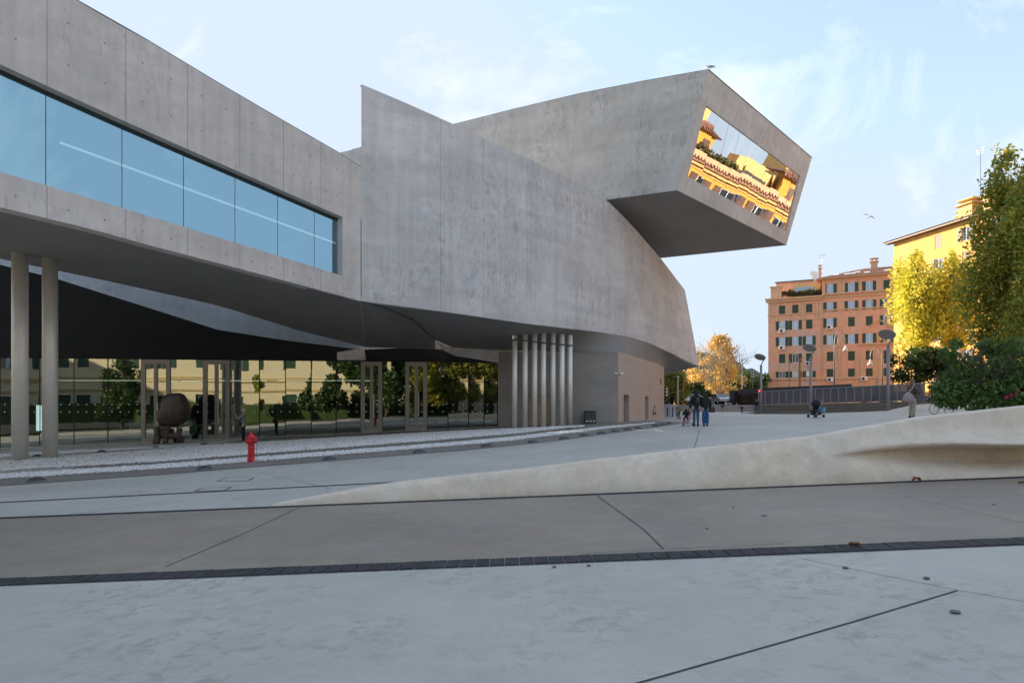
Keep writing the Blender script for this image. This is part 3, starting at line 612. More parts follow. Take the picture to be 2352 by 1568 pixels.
# ---------------- glass front of the lobby
def DG(px): r = (px - CX) / FPX; return 41.39 / (1 - .0927 * r)
def gpt(px, py, dz=0): return P(px, py, DG(px))
GT = [(0, 822), (1145, 833)]; GB = [(0, 1030.5), (1145, 981)]
def gz(px, f): return P(px, lerp_tab(GB, px), DG(px)).lerp(P(px, lerp_tab(GT, px), DG(px)), f)
nG = Vector((.0923, -.9957, 0))
seq = [-240, -160, -78, 0, 91, 170, 248, 325, 392, 467, 528, 596, 656, 715, 772, 829, 878, 931, 981, 1029, 1076, 1112, 1143]
doors = [(325, 392), (467, 528), (829, 878), (931, 981)]
front = thing('glass_front', 'long green glass wall with bronze framed double doors under the museum', 'glass wall', gz(600, 0))
dots = MB()
for a, b in zip(seq, seq[1:]):
    isd = (a, b) in doors; lo0, lo1, hi0, hi1 = gz(a, 0), gz(b, 0), gz(a, 1), gz(b, 1); u = (lo1 - lo0).normalized(); u = Vector((u.x, u.y, 0)).normalized()
    if isd:
        mb = MB(); fw = .13
        def fbar(p, q, w, dp=.12):
            d = (q - p).normalized(); s_ = Vector((-d.z, 0, d.x)) if abs(d.z) < .5 else u
            s_ = u if abs(d.z) > .5 else Vector((0, 0, 1)); vs = []
            for e in (p, q):
                for sg, dd in ((-1, 0), (1, 0), (1, 1), (-1, 1)): vs.append(e + s_ * w / 2 * sg + nG * (.07 - dp * dd))
            mb.add(vs, [[0, 1, 2, 3], [4, 7, 6, 5], [0, 4, 5, 1], [1, 5, 6, 2], [2, 6, 7, 3], [3, 7, 4, 0]])
        U = Vector((0, 0, 1)); fbar(lo0 + u * .07, hi0 + u * .07, .14); fbar(lo1 - u * .07, hi1 - u * .07, .14); fbar(hi0 + u * .14 - U * .08, hi1 - u * .14 - U * .08, .16); fbar(lo0 + u * .14 + U * .1, lo1 - u * .14 + U * .1, .2)
        dr_ = mb.build('door_frame', M['alu'], front, fixn=True)
        m0, m1 = lo0.lerp(lo1, .5), hi0.lerp(hi1, .5)
        for s0, s1, S0, S1 in ((lo0 + u * .14, m0, hi0 + u * .14, m1), (m0, lo1 - u * .14, m1, hi1 - u * .14)):
            mb = MB(); s0 = s0 + U * .2; s1 = s1 + U * .2; S0 = S0 - U * .16; S1 = S1 - U * .16
            fbar(s0 + u * .05, S0 + u * .05, .09); fbar(s1 - u * .05, S1 - u * .05, .09); fbar(S0 + u * .1 - U * .05, S1 - u * .1 - U * .05, .09); fbar(s0 + u * .1 + U * .05, s1 - u * .1 + U * .05, .09)
            lf = mb.build('door_leaf', M['alu'], front, fixn=True); mb = MB(); mb.quad(s0 + u * .1, s1 - u * .1, S1 - u * .1, S0 + u * .1); mb.build('pane', M['glass_lobby'], lf)
        mb = MB(); h0 = m0 + nG * .16 + u * .14; mb.tube([h0 + U * .9, h0 + U * 2.3], .022, 6); mb.build('door_handle', M['steel'], front)
    else:
        q = [lo0 + u * .03, lo1 - u * .03, hi1 - u * .03, hi0 + u * .03]; yaw = nG * random.uniform(-.012, .012); tl = nG * random.uniform(-.01, .01)
        mb = MB(); mb.quad(q[0] + yaw, q[1] - yaw, q[2] - yaw + tl, q[3] + yaw + tl); mb.build('pane', M['glass_lobby'], front)
        mb = MB(); mb.tube([lo1 - nG * .02, hi1 - nG * .02], .032, 4); mb.build('mullion', M['black'], front)
    nd = max(2, int((b - a) / 19))
    for i in range(nd):
        f = (i + .5) / nd
        for zz in (1.14, 1.56): dots.disc(lo0.lerp(lo1, f) + Vector((0, 0, -lo0.lerp(lo1, f).z + .05 + zz - .9 * 0)) + nG * .03, .045, nG, 6)
o = dots.build('safety_dot', emis('white_dot', (.5, .52, .5), 0.0), front); o['kind'] = 'stuff'
mb = MB(); mb.tube([gz(x, 0) + nG * .06 + Vector((0, 0, .02)) for x in (-240, 400, 820, 1143)], .05, 4); mb.build('sill', plain('pale_sill', (.42, .38, .3), .6), front)
mb = MB(); mb.ruled([gz(x, 0) + nG * .05 - Vector((0, 0, .6)) for x in (-240, 400, 820, 1143)], [gz(x, 0) + nG * .05 for x in (-240, 400, 820, 1143)]); mb.build('plinth', plain('brown_plinth', (.13, .11, .09), .7), front)
# lobby interior
mb = MB(); lx = [-260, 100, 500, 800, 1143]; fl = [Vector((gz(x, 0).x, gz(x, 0).y + .1, gz(x, 0).z)) for x in lx]; flb = [p + Vector((-2, 13, 0)) for p in fl]
mb.ruled(fl, flb); mb.build('lobby_floor', plain('lobby_floor_resin', (.22, .24, .22), .4), mus)
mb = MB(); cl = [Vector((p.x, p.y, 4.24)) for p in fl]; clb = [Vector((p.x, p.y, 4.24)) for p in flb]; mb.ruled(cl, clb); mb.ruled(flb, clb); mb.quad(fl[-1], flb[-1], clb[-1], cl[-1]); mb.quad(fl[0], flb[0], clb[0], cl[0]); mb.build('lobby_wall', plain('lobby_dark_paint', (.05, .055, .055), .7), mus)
mb = MB()
for x, dy in ((-26, 3.2), (-19, 3.6), (-12, 3.4)): mb.box((x, 40.6 + dy, 3.15), (6.2, .05, .04))
mb.build('light_strip', emis('dim_led_strip', (1, .95, .85), .35), mus)
mb = MB(); mb.box((-21.5, 45.5, -.05), (7.5, 1.0, 1.2)); mb.box((-21.5, 45.35, .6), (7.9, 1.3, .07)); tag(mb.build('reception_desk', plain('desk_white', (.45, .48, .46), .5)), 'long pale reception desk inside the glass lobby', 'desk')
pb = gz(66, .18) - nG * 1.2; t = thing('display_stand', 'tall lit white display board standing inside the lobby behind the left column', 'display', Vector((pb.x, pb.y, gz(66, 0).z)))
mb = MB(); mb.box((pb.x, pb.y, pb.z + .75), (.55, .08, 1.5)); mb.build('board', M['screen'], t); mb = MB(); mb.box((pb.x, pb.y, pb.z - .45), (.05, .05, .9)); mb.box((pb.x, pb.y, gz(66, 0).z + .03), (.6, .4, .05)); mb.build('stand', M['black'], t)
# lit interior door surround seen between the door pairs
mb = MB(); a = gz(398, 0) - nG * .9; b = gz(460, 0) - nG * .9; H = Vector((0, 0, 4.7))
mb.tube([a + Vector((0, 0, .05)), a + H], .1, 4); mb.tube([b + Vector((0, 0, .05)), b + H], .1, 4); mb.build('inner_door_frame', plain('pale_green_frame', (.50, .56, .48), .5), mus)
# grey and warm walls below the curved volume
gw = [gp(1145, 980), gp(1212, 980 - .0), gp(1262, 976), gp(1420, 970), Vector((12.05, 54.1, G(12.05, 54.1)))]
c0g = Vector((-.82, 41.05, 0)); c1g = Vector((6.32, 40.6, 0)); c2g = Vector((12.05, 54.1, 0))
def wallx(name, p, q, holes_, zt0, zt1, mat, depth=.35, door_mat=None, nseg=1):
    d = q - p; L_ = d.length; u = d.normalized(); nn = Vector((u.y, -u.x, 0)); mb = MB()
    us = sorted({0, L_} | {h[0] for h in holes_} | {h[1] for h in holes_}); zs = sorted({h[3] for h in holes_} | {h[2] for h in holes_})
    def pt(s_, z_, w=0): b_ = p + u * s_ - nn * w; return Vector((b_.x, b_.y, z_))
    def zg(s_): b_ = p + u * s_; return G(b_.x, b_.y) - .05
    def ztop(s_): return zt0 + (zt1 - zt0) * s_ / L_
    for a, b in zip(us, us[1:]):
        hs = [h for h in holes_ if h[0] <= a + 1e-6 and h[1] >= b - 1e-6]; z0a, z0b = zg(a), zg(b)
        for h in hs:
            if h[2] > -5: mb.quad(pt(a, z0a), pt(b, z0b), pt(b, h[2]), pt(a, h[2]))
            z0a = z0b = h[3]
        mb.quad(pt(a, z0a), pt(b, z0b), pt(b, ztop(b)), pt(a, ztop(a)))
    for s0, s1, za, zb in holes_:
        a0, a1 = (za, za) if za > -5 else (zg(s0), zg(s1))
        mb.quad(pt(s0, a0), pt(s0, zb), pt(s0, zb, depth), pt(s0, a0, depth)); mb.quad(pt(s1, a1), pt(s1, a1, depth), pt(s1, zb, depth), pt(s1, zb)); mb.quad(pt(s0, zb), pt(s1, zb), pt(s1, zb, depth), pt(s0, zb, depth))
    o = mb.build(name, mat, mus)
    for s0, s1, za, zb in holes_:
        mb = MB(); a0 = za if za > -5 else zg(s0); mb.quad(pt(s0, a0, depth), pt(s1, a0, depth), pt(s1, zb, depth), pt(s0, zb, depth)); mb.build('door' if za < -5 else 'vent', door_mat or M['alu'], mus)
    return o
def along(p, q, px): # distance along wall p->q where sight column px meets it
    r = (px - CX) / FPX; d = q - p; L_ = d.length; u = d.normalized(); t = (r * p.y - p.x) / (u.x - r * u.y); return t
M['door_tan'] = plain('tan_door', (.36, .25, .16), .5); M['door_grey'] = plain('grey_brown_door', (.16, .13, .11), .6)
zt = lambda p, y: CAMZ + (HZ - y) / FPX * p.y
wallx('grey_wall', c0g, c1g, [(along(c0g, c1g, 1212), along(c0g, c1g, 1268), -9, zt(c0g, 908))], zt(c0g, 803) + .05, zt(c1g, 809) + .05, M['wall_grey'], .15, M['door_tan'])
d1a, d1b, d2a, d2b = [along(c1g, c2g, x) for x in (1432.5, 1445, 1481.5, 1489.5)]; v1, v2 = along(c1g, c2g, 1516), along(c1g, c2g, 1519.5)
dep = lambda px: (c1g + (c2g - c1g).normalized() * along(c1g, c2g, px))
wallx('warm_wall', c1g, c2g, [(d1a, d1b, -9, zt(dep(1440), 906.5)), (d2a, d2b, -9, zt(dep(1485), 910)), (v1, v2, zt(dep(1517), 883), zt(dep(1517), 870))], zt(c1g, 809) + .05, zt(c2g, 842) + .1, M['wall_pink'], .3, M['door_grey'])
mb = MB(); mb.quad(c2g + Vector((0, 0, .2)), Vector((8, 62, .2)), Vector((8, 62, 5)), c2g + Vector((0, 0, 5))); mb.build('warm_wall_return', M['wall_pink'], mus)
for x in samples(0, 1, 5)[1:-1]:
    for z in (1.0, 2.1, 3.2):
        p = c0g.lerp(c1g, x * .5 + .5); hole(Vector((p.x, p.y, z)), Vector((0, -1, 0)), .035)
# upper gallery face, skylight blue from the gap put into its colour; dark lining below
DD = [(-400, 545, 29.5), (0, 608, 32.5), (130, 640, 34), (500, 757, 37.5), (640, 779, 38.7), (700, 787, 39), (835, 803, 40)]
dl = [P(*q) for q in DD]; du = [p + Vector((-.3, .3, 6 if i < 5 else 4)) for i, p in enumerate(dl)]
mb = MB(); mb.ruled(dl, du, 3); mb.build('upper_gallery_wall', concrete('skylight_tinted_concrete', (.37, .44, .51), .12, .3, .08), mus)
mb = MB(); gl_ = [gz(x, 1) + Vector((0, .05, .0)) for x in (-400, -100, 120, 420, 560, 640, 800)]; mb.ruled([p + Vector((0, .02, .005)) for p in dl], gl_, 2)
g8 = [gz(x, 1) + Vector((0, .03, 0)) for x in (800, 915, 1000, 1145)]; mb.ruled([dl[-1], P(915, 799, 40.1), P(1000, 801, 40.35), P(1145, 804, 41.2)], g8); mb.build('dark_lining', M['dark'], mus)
mb = MB(); p = P(772, 814, 39.7); q = P(838, 814, 40.1); mb.box((p + q) / 2 + Vector((0, .25, 0)), ((q - p).x, .5, .62)); mb.build('beam_end', M['conc_b'], mus)
o = holes.build('tie_hole', M['hole'], mus); o['kind'] = 'stuff'

# ---------------- cantilevered box with the mirror window
TL, TR, BR, BL = P(1627, 160, 38.9), P(1860, 362, 52.8), P(1806, 563, 54.0), P(1555, 437, 40.2)
nC = (BR - BL).cross(TL - BL).normalized(); nC = nC if nC.y < 0 else -nC
def onC(px, py):
    d = Vector(((px - CX) / FPX, 1, (HZ - py) / FPX)); o_ = Vector((0, 0, CAMZ)); t = (BL - o_).dot(nC) / d.dot(nC); return o_ + d * t
H4 = [onC(1622, 243), onC(1838, 405), onC(1806, 531), onC(1580, 406)]; F4 = [TL, TR, BR, BL]; F4 = [p - nC * ((p - BL).dot(nC)) for p in F4]
for i in range(4):
    j = (i + 1) % 4; mb = MB(); a, b, c, d = F4[i], F4[j], H4[j], H4[i]
    mb.add([a, b, c, d, d - nC * .12, c - nC * .12], [[0, 1, 2, 3], [3, 2, 5, 4]]); mb.build('window_surround', M['conc'], mus)
ins = [p - nC * .07 for p in H4]; k = 10
mspl = [0] + [min(1, ((onC(px, py) - H4[0]).length / (H4[1] - H4[0]).length)) for px, py in [((1640 + a / 3.336) / 1.063, (150 + b / 3.336) / 1.063) for a, b in ((380, 440), (475, 510), (562, 578), (645, 645), (722, 705), (797, 765), (865, 820), (935, 878), (995, 925))]] + [1]
for a, b in zip(mspl, mspl[1:]):
    t0, t1 = ins[0].lerp(ins[1], a), ins[0].lerp(ins[1], b); b0, b1 = ins[3].lerp(ins[2], a), ins[3].lerp(ins[2], b); d = (t1 - t0).normalized() * .012; w = nC * random.uniform(-.008, .008)
    mb = MB(); mb.quad(b0 + d + w, b1 - d - w, t1 - d - w, t0 + d + w); mb.build('window_pane', M['glass_mirror'], mus)
mb = MB(); mb.quad(*[p - nC * .1 for p in H4]); mb.build('window_backing', M['greymetal'], mus)
CT = [TL, P(1480, 186, 40.2), P(1330, 215.5, 41.9), P(1180, 251, 44.1), P(1042, 285.7, 46.5), Vector((-12, 51.2, 20.7)), Vector((-26, 59, 20.7))]
CBz = BL.z; CB = [BL] + [Vector((p.x - .6, p.y + .25, CBz - (0 if i > 3 else 0))) for i, p in enumerate(CT[1:])]; CB[1] = BL.lerp(P(1400, 458, 42), .62); CB[2] = BL + (P(1400, 458, 42) - BL) * 1.7; CB[2].z = CBz; CB[1].z = CBz
for i in range(len(CT) - 1):
    panel('concrete_panel', [[CB[i], (CB[i] + CB[i + 1]) / 2, CB[i + 1]], [CT[i], (CT[i] + CT[i + 1]) / 2, CT[i + 1]]], Vector((.25, .6, 0)), M['conc_c'], mus, gap=.004)
BRr = Vector((12.75, 58.8, CBz)); far = Vector((-12, 72, CBz)); far2 = far + Vector((0, 0, 6.5))
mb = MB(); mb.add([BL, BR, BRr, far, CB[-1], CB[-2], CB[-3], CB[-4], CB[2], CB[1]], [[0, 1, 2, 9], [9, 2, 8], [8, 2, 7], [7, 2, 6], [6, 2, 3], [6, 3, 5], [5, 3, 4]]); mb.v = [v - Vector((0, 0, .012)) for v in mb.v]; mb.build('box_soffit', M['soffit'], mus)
mb = MB(); tr2 = BRr + Vector((1.2, -.6, 6.5)); mb.quad(F4[2], F4[1], tr2, BRr); mb.quad(BRr, tr2, far2, far); mb.add([p - Vector((0, 0, .02)) for p in [F4[0], F4[1], tr2, far2, CT[-1], CT[-2], CT[-3], CT[2]]], [[0, 1, 2, 7], [7, 2, 3, 6], [6, 3, 5], [5, 3, 4]]); mb.build('box_roof', M['conc_c'], mus)
mb = MB(); mb.tube([p + Vector((0, .05, .015)) for p in CT[:6]], .03, 4); mb.tube([F4[0], F4[1]], .03, 4); mb.build('coping', M['lead'], mus)
# rear wing of the museum, hidden behind the curved wall but shading the street trees
mb = MB(); mb.prism([(-25, 62), (5, 64), (11, 74), (16, 92), (20, 126), (-25, 126)], -1, 21); mb.prism([(-30.6, 40.6), (-60, 38), (-90, 62), (-40, 62)], -2, 20); mb.build('rear_wing_and_sun_block', M['conc_b'], mus)  # second prism: added unseen block, keeps sun from slipping under the left gallery

# ---------------- steel columns
def column(px, pyb, pyt, r, D, label, grp):
    b = P(px, pyb, D); t = thing('column', label, 'column', b, 0, grp); b2 = Vector((b.x, b.y, G(b.x, b.y) - .1)) if b.z > G(b.x, b.y) else b
    top = CAMZ + (HZ - pyt) / FPX * D + .6; mb = MB(); mb.lathe([(r, min(b.z, b2.z)), (r, top)], 24, (b.x, b.y, 0)); mb.build('shaft', M['steel'], t, smooth=True)
    mb = MB(); zt_ = CAMZ + (HZ - pyt) / FPX * D; mb.lathe([(r * 1.12, zt_ - .04), (r * 1.12, zt_ + .05)], 24, (b.x, b.y, 0)); mb.build('collar', M['lead'], t, smooth=False)
column(46, 1057, 570, .285, 27, 'thick round steel column at the left edge, standing in gravel', 'thick steel columns')
column(115, 1052, 584, .275, 27.6, 'thick round steel column, right one of the pair at the left edge', 'thick steel columns')
SEV = [(1182, 985, 781), (1206, 984, 783), (1228, 983, 785.5), (1248, 982, 788), (1270, 980.5, 790), (1290.5, 979.5, 792), (1309, 978, 794)]
for i, (px, pyb, pyt) in enumerate(SEV):
    D = gp(px, pyb).y; column(px, pyb, pyt, .145, D, 'slim steel column in the row before the grey wall, %s of seven from the left' % NTH[i], 'slim steel columns in a row')
# ------------------------------------------------------------------ town buildings
def facade(root, L_, z0, z1, holes_, mat, depth=.25):
    mb = MB(); us = sorted({0, L_} | {h[0] for h in holes_} | {h[1] for h in holes_}); zs = sorted({z0, z1} | {h[2] for h in holes_} | {h[3] for h in holes_})
    for a, b in zip(us, us[1:]):
        for c, d in zip(zs, zs[1:]):
            m = ((a + b) / 2, (c + d) / 2)
            if not any(h[0] < m[0] < h[1] and h[2] < m[1] < h[3] for h in holes_): mb.quad((a, 0, c), (b, 0, c), (b, 0, d), (a, 0, d))
    for a, b, c, d in holes_:
        for q in (((a, 0, c), (a, 0, d), (a, depth, d), (a, depth, c)), ((b, 0, c), (b, depth, c), (b, depth, d), (b, 0, d)), ((a, 0, d), (b, 0, d), (b, depth, d), (a, depth, d)), ((a, 0, c), (a, depth, c), (b, depth, c), (b, 0, c))): mb.quad(*q)
    return mb.build('wall', mat, root, world=False)
WCACHE = {}
def window(root, cx, z, w, h, state, shut, frame_mat='white'):
    """state: open shutters / closed shutters; children window (> pane) and shutter"""
    def get(key, fn):
        if key not in WCACHE: WCACHE[key] = fn(); o = WCACHE[key]; first = True
        else: o = bpy.data.objects.new(WCACHE[key].name.split('.')[0], WCACHE[key].data); COL.objects.link(o); first = False
        return o
    def mk_frame():
        mb = MB(); t = .09
        for b in (((0, 0, -h / 2 + t / 2), (w, .08, t)), ((0, 0, h / 2 - t / 2), (w, .08, t)), ((-w / 2 + t / 2, 0, 0), (t, .08, h - 2 * t)), ((w / 2 - t / 2, 0, 0), (t, .08, h - 2 * t)), ((0, -.005, 0), (t * .9, .08, h - 2 * t))): mb.box(*b)
        return mb.build('window', M[frame_mat], None, world=False)
    def mk_pane():
        mb = MB(); mb.quad((-w / 2, 0, -h / 2), (w / 2, 0, -h / 2), (w / 2, 0, h / 2), (-w / 2, 0, h / 2)); return mb.build('pane', M['pane'], None, world=False)
    def mk_shutter(sw):
        mb = MB(); mb.box((0, 0, 0), (sw, .05, h)); n = 9
        for i in range(n): mb.box((0, -.03, -h / 2 + h * (i + .5) / n), (sw * .8, .03, h / n * .55))
        mb.box((0, -.035, 0), (sw, .03, .07)); return mb.build('shutter', M[shut], None, world=False)
    if state != 'closed':
        f = get(('f', w, h, frame_mat), mk_frame); f.parent = root; f.location = (cx, .14, z); p = get(('p', w, h), mk_pane); p.parent = f; p.location = (0, .02, 0); sw = w * .5
        for s in (-1, 1): o = get(('s', w, h, shut, .5), lambda: mk_shutter(sw)); o.parent = root; o.location = (cx + s * (w / 2 + sw / 2 + .02), -.07, z)
    else:
        sw = w / 2 - .015
        for s in (-1, 1): o = get(('s', w, h, shut, .49), lambda: mk_shutter(sw)); o.parent = root; o.location = (cx + s * w / 4, .08, z)
    return (cx - w / 2, cx + w / 2, z - h / 2, z + h / 2)
def stain(name, col, grey):
    m, N, L, b = newmat(name); a = noise(N, L, .16, 6, .7, dist=.6); c = noise(N, L, 1.3, 5)
    x = N.new('ShaderNodeMix'); x.data_type = 'RGBA'; r = ramp(N, L, a.outputs[0], [(.52, 0.0), (.62, .8)]); L.new(r.outputs[0], x.inputs[0]); x.inputs[6].default_value = (*col, 1); x.inputs[7].default_value = (*grey, 1)
    L.new(mul(N, L, x.outputs[2], ramp(N, L, c.outputs[0], [(.3, .9), (.7, 1.1)]).outputs[0]), b.inputs['Base Color']); b.inputs['Roughness'].default_value = .9; return m
M['orange_wall'] = stain('faded_orange_plaster', (.66, .36, .24), (.50, .40, .34)); M['ochre_trim'] = plain('pale_ochre_trim', (.58, .38, .24), .9); M['yellow_wall'] = stain('yellow_ochre_plaster', (.72, .40, .12), (.66, .40, .16))
M['yellow_trim'] = plain('cream_trim', (.66, .44, .19), .9); M['cream_wall'] = plain('cream_wall_plaster', (.66, .58, .42), .9, var=.06); M['cream_trim'] = plain('sand_trim', (.50, .38, .2), .9)
# --- orange block beyond the street
OB = Vector((56.3, 150, 1.0)); ud = Vector((1.92, -1, 0)).normalized(); rzO = math.atan2(ud.y, ud.x)
ob = thing('apartment_block', 'faded orange apartment block with green shutters and a planted roof terrace', 'building', OB, rzO)
def uO(px): r = (px - CX) / FPX; return (r * OB.y - OB.x) / (ud.x - r * ud.y)
def zO(px, py): y = OB.y + ud.y * uO(px); return CAMZ + (HZ - py) / FPX * y - OB.z
cx2 = lambda x: (1840 + x * .287) / 1.063; cy2 = lambda y: (600 + y * .287) / 1.063
LR = uO(2110); US = uO(cx2(582)); hl = []; zc_ = {}
for xs_, rows, sts in (((243, 355, 473), (540, 672, 810, 955, 1105), ('ccc', 'ooc', 'ooo', 'coc', 'ooo')), ((650, 832, 984, 1134), (352, 508, 645, 790, 935, 1083), ('oooc', 'oooo', 'occo', 'oooo', 'cccc', 'cccc'))):
    for ry, stt in zip(rows, sts):
        for xx, st in zip(xs_, stt):
            px = cx2(xx); u = uO(px); zz = zO(cx2(xs_[1]), cy2(ry)); hl.append(window(ob, u, zz, 1.25, 1.95, 'closed' if st == 'c' else 'open', 'green'))
zt1 = zO(cx2(120), cy2(455)); zt2 = zO(cx2(560), cy2(282))
facade(ob, US, -2, zt1, [h for h in hl if h[1] < US], M['orange_wall'])
o = facade(ob, LR - US, -2, zt2, [(h[0] - US, h[1] - US, h[2], h[3]) for h in hl if h[0] > US], M['orange_wall']); o.location = (US, 0, 0)
mb = MB(); mb.box((LR / 2, 9, -2 + (zt1 + 2) / 2), (LR, 17.4, zt1 + 1.9)); mb.box(((US + LR) / 2, 9, (zt1 + zt2) / 2), (LR - US, 17.4, zt2 - zt1 - .1)); mb.build('building_mass', M['orange_wall'], ob, world=False)
def band(root, u0, u1, z, h, d, mat): mb = MB(); mb.box(((u0 + u1) / 2, -d / 2 + .02, z), (u1 - u0, d + .04, h)); return mb.build('cornice', mat, root, world=False)
band(ob, -.6, US + .3, zt1 - .15, .35, .9, M['ochre_trim']); band(ob, -.4, US + .1, zt1 - .6, .5, .5, M['ochre_trim']); band(ob, -.1, US, zO(cx2(300), cy2(582)), .25, .2, M['ochre_trim']); band(ob, US, LR, zO(cx2(850), cy2(535)), .25, .2, M['ochre_trim'])
band(ob, US, LR, zO(cx2(850), cy2(398)), .3, .45, M['ochre_trim']); band(ob, US, LR, zO(cx2(850), cy2(425)), .25, .25, M['ochre_trim']); band(ob, -.1, LR, zO(cx2(850), cy2(1122)), .5, .2, M['ochre_trim']); band(ob, US + 7, LR, zO(cx2(900), cy2(838)), .3, .35, M['ochre_trim']); band(ob, US + 12, LR, zO(cx2(1000), cy2(690)), .22, .3, M['ochre_trim'])
def pil(c, d): mb = MB(); mb.box(c, d); mb.build('pilaster', M['ochre_trim'], ob, world=False)
for x in (135, 195, 300, 420, 540, 570): pil((uO(cx2(x)), -.06, zt1 - 3.0), (.55, .16, 4.0))
for x in (600, 735, 765, 905, 1055, 1080): pil((uO(cx2(x)), -.05, zt2 - 2.2), (.5, .14, 3.6))
for x in (730, 880, 920, 1040, 1075): pil((uO(cx2(x)), -.05, 7.5), (.45, .14, 8.6))
mb = MB(); a = uO(cx2(900)); b = uO(cx2(1190)); zb_ = zO(cx2(1000), cy2(688)); m_ = (a + b) / 2 + .6
for p, q in (((a + 2, zb_), (m_ - 1.6, zb_ + .3)), ((m_ - 1.6, zb_ + .3), (m_, zb_ + 1.3)), ((m_, zb_ + 1.3), (m_ + 1.6, zb_ + .3))): mb.tube([(p[0], -.12, p[1]), (q[0], -.12, q[1])], .16, 4)
mb.ell((m_, -.05, zb_ - 2.3), (.6, .2, .8)); mb.build('pediment', M['ochre_trim'], ob, world=False)
mb = MB(); ov = .9; zr = zt2 + 2.9  # tiled roof, hipped at its left end
mb.add([(US - ov, -ov, zt2), (LR, -ov, zt2), (LR, 8.5, zr), (US + 8, 8.5, zr), (US - ov, 18, zt2)], [[0, 1, 2, 3], [0, 3, 4]])
for i in range(60):
    u = US - ov + (LR - US + ov) * (i + .5) / 60; f = min(1, max(.05, (u - US + ov) / 8.9)); mb.tube([(u, -ov, zt2 + .05), (u, -ov + (8.5 + ov) * f, zt2 + 2.9 * f + .05)], .11, 4, cap=False)
mb.build('roof', M['terr'], ob, world=False); band(ob, US - .9, LR, zt2 - .08, .18, .95, M['ochre_trim'])
for x, y in ((700, 243), (795, 237), (840, 231), (883, 210), (965, 222), (1140, 197)):
    u = uO(cx2(x)); f = (zO(cx2(x), cy2(y)) - zt2) / 2.9; f = min(.85, max(.15, f)); mb = MB(); t_ = math.atan2(2.9, 9.4); mb.box((u, -ov + 9.4 * f, zt2 + 2.9 * f + .15), (1.1, 1.3, .12), M=Matrix.Rotation(t_, 3, 'X')); mb.build('skylight', M['white'], ob, world=False)
def chimney(root, u, w, z, h, d=1.0, mat='ochre_trim'):
    mb = MB(); mb.box((u, w, z + h / 2), (d, d, h)); mb.box((u, w, z + h + .1), (d * 1.3, d * 1.3, .2))
    for s in (-.3, .3): mb.box((u + s * d, w, z + h + .45), (.22, .4, .5))
    mb.box((u, w, z + h + .8), (d * 1.25, d * 1.1, .16)); mb.build('chimney', M[mat], root, world=False)
chimney(ob, uO(cx2(1028)), 6.5, zr - 1.0, 1.8, 1.3); chimney(ob, uO(cx2(553)), 5, zt2 - 2.5, 5.5, .6)
mb = MB(); mb.box((US - 5.0, 10, zt1 + 2.2), (9.5, 8, 4.4)); mb.build('roof_room', M['orange_wall'], ob, world=False); mb = MB(); mb.box((US - 5.0, 10, zt1 + 4.5), (10, 8.6, .25)); mb.build('roof_slab', M['lead'], ob, world=False)
mb = MB(); mb.box((US - 3.2, 3.6, zt1 + 1.5), (5.5, 4, 3)); mb.build('terrace_room', M['yellow_trim'], ob, world=False); mb = MB(); mb.box((US - 3.6, 1.58, zt1 + 1.6), (3.6, .06, 1.6)); mb.build('terrace_window', M['pane'], ob, world=False)
mb = MB(); mb.box((1.6, 1, zt1 + 1.2), (2.2, 2, 2.6)); mb.box((1.6, 1, zt1 + 2.6), (2.6, 2.4, .2)); mb.build('terrace_pier', M['ochre_trim'], ob, world=False)
mb = MB()
for i in range(30): mb.tube([(3 + i * .42, .3, zt1), (3 + i * .42, .3, zt1 + 1.0)], .025, 4)
mb.tube([(3, .3, zt1 + 1.0), (15.5, .3, zt1 + 1.0)], .03, 4); mb.build('railing', M['black'], ob, world=False)
for x, y in ((243, 725), (243, 868), (648, 693), (652, 1138), (940, 1130), (465, 1000)):
    mb = MB(); u = uO(cx2(x)); z = zO(cx2(x), cy2(y)); mb.box((u, -.3, z), (1.2, .5, .85)); q = mb.build('air_conditioner', M['white'], ob, world=False, bevel=.04)
    mb = MB(); mb.lathe([(.3, 0), (.3, .03)], 14, (u - .15, -.56, z), Matrix.Rotation(rad(90), 3, 'X')); mb.build('fan_grille', M['black'], q, world=False)
mb = MB(); mb.box((US, -.08, zt1 * .45), (.14, .16, zt1 * .85)); mb.build('downpipe', M['ochre_trim'], ob, world=False)
mb = MB(); px_, py_ = cx2(728), cy2(920); u = uO(px_); z = zO(px_, py_); mb.ell((u, -.15, z), (.35, .2, 1.5)); mb.ell((u, -.15, z + 1.7), (.22, .18, .28)); mb.build('niche_statue', M['ochre_trim'], ob, world=False)
def dish(root, u, w, z, r, yaw=0.4):
    mb = MB(); Mx = Matrix.Rotation(yaw, 3, 'Z') @ Matrix.Rotation(rad(65), 3, 'X'); mb.lathe([(.02, .0), (r * .5, r * .09), (r, r * .35), (r * .98, r * .38)], 16, (u, w, z), Mx); mb.tube([(u, w, z), (u, w + .1, z - r * 1.6)], .05, 5); mb.build('satellite_dish', M['white'], root, world=False)
dish(ob, uO(cx2(492)), 6, zt1 + 5.6, .9); dish(ob, uO(cx2(515)), 1.0, zt1 + 4.0, .65)
def antenna(root, u, w, z, h):
    mb = MB(); mb.tube([(u, w, z), (u, w, z + h)], .05, 4)
    for i in range(3): mb.tube([(u - .8 + i * .15, w, z + h - i * .35), (u + .8 - i * .15, w, z + h - i * .35)], .03, 4)
    for i in range(5): mb.tube([(u - .6 + i * .3, w - .3, z + h), (u - .6 + i * .3, w + .3, z + h)], .02, 4)
    mb.build('antenna', M['greymetal'], root, world=False)
antenna(ob, uO(cx2(568)), 6, zt2, 6.3)
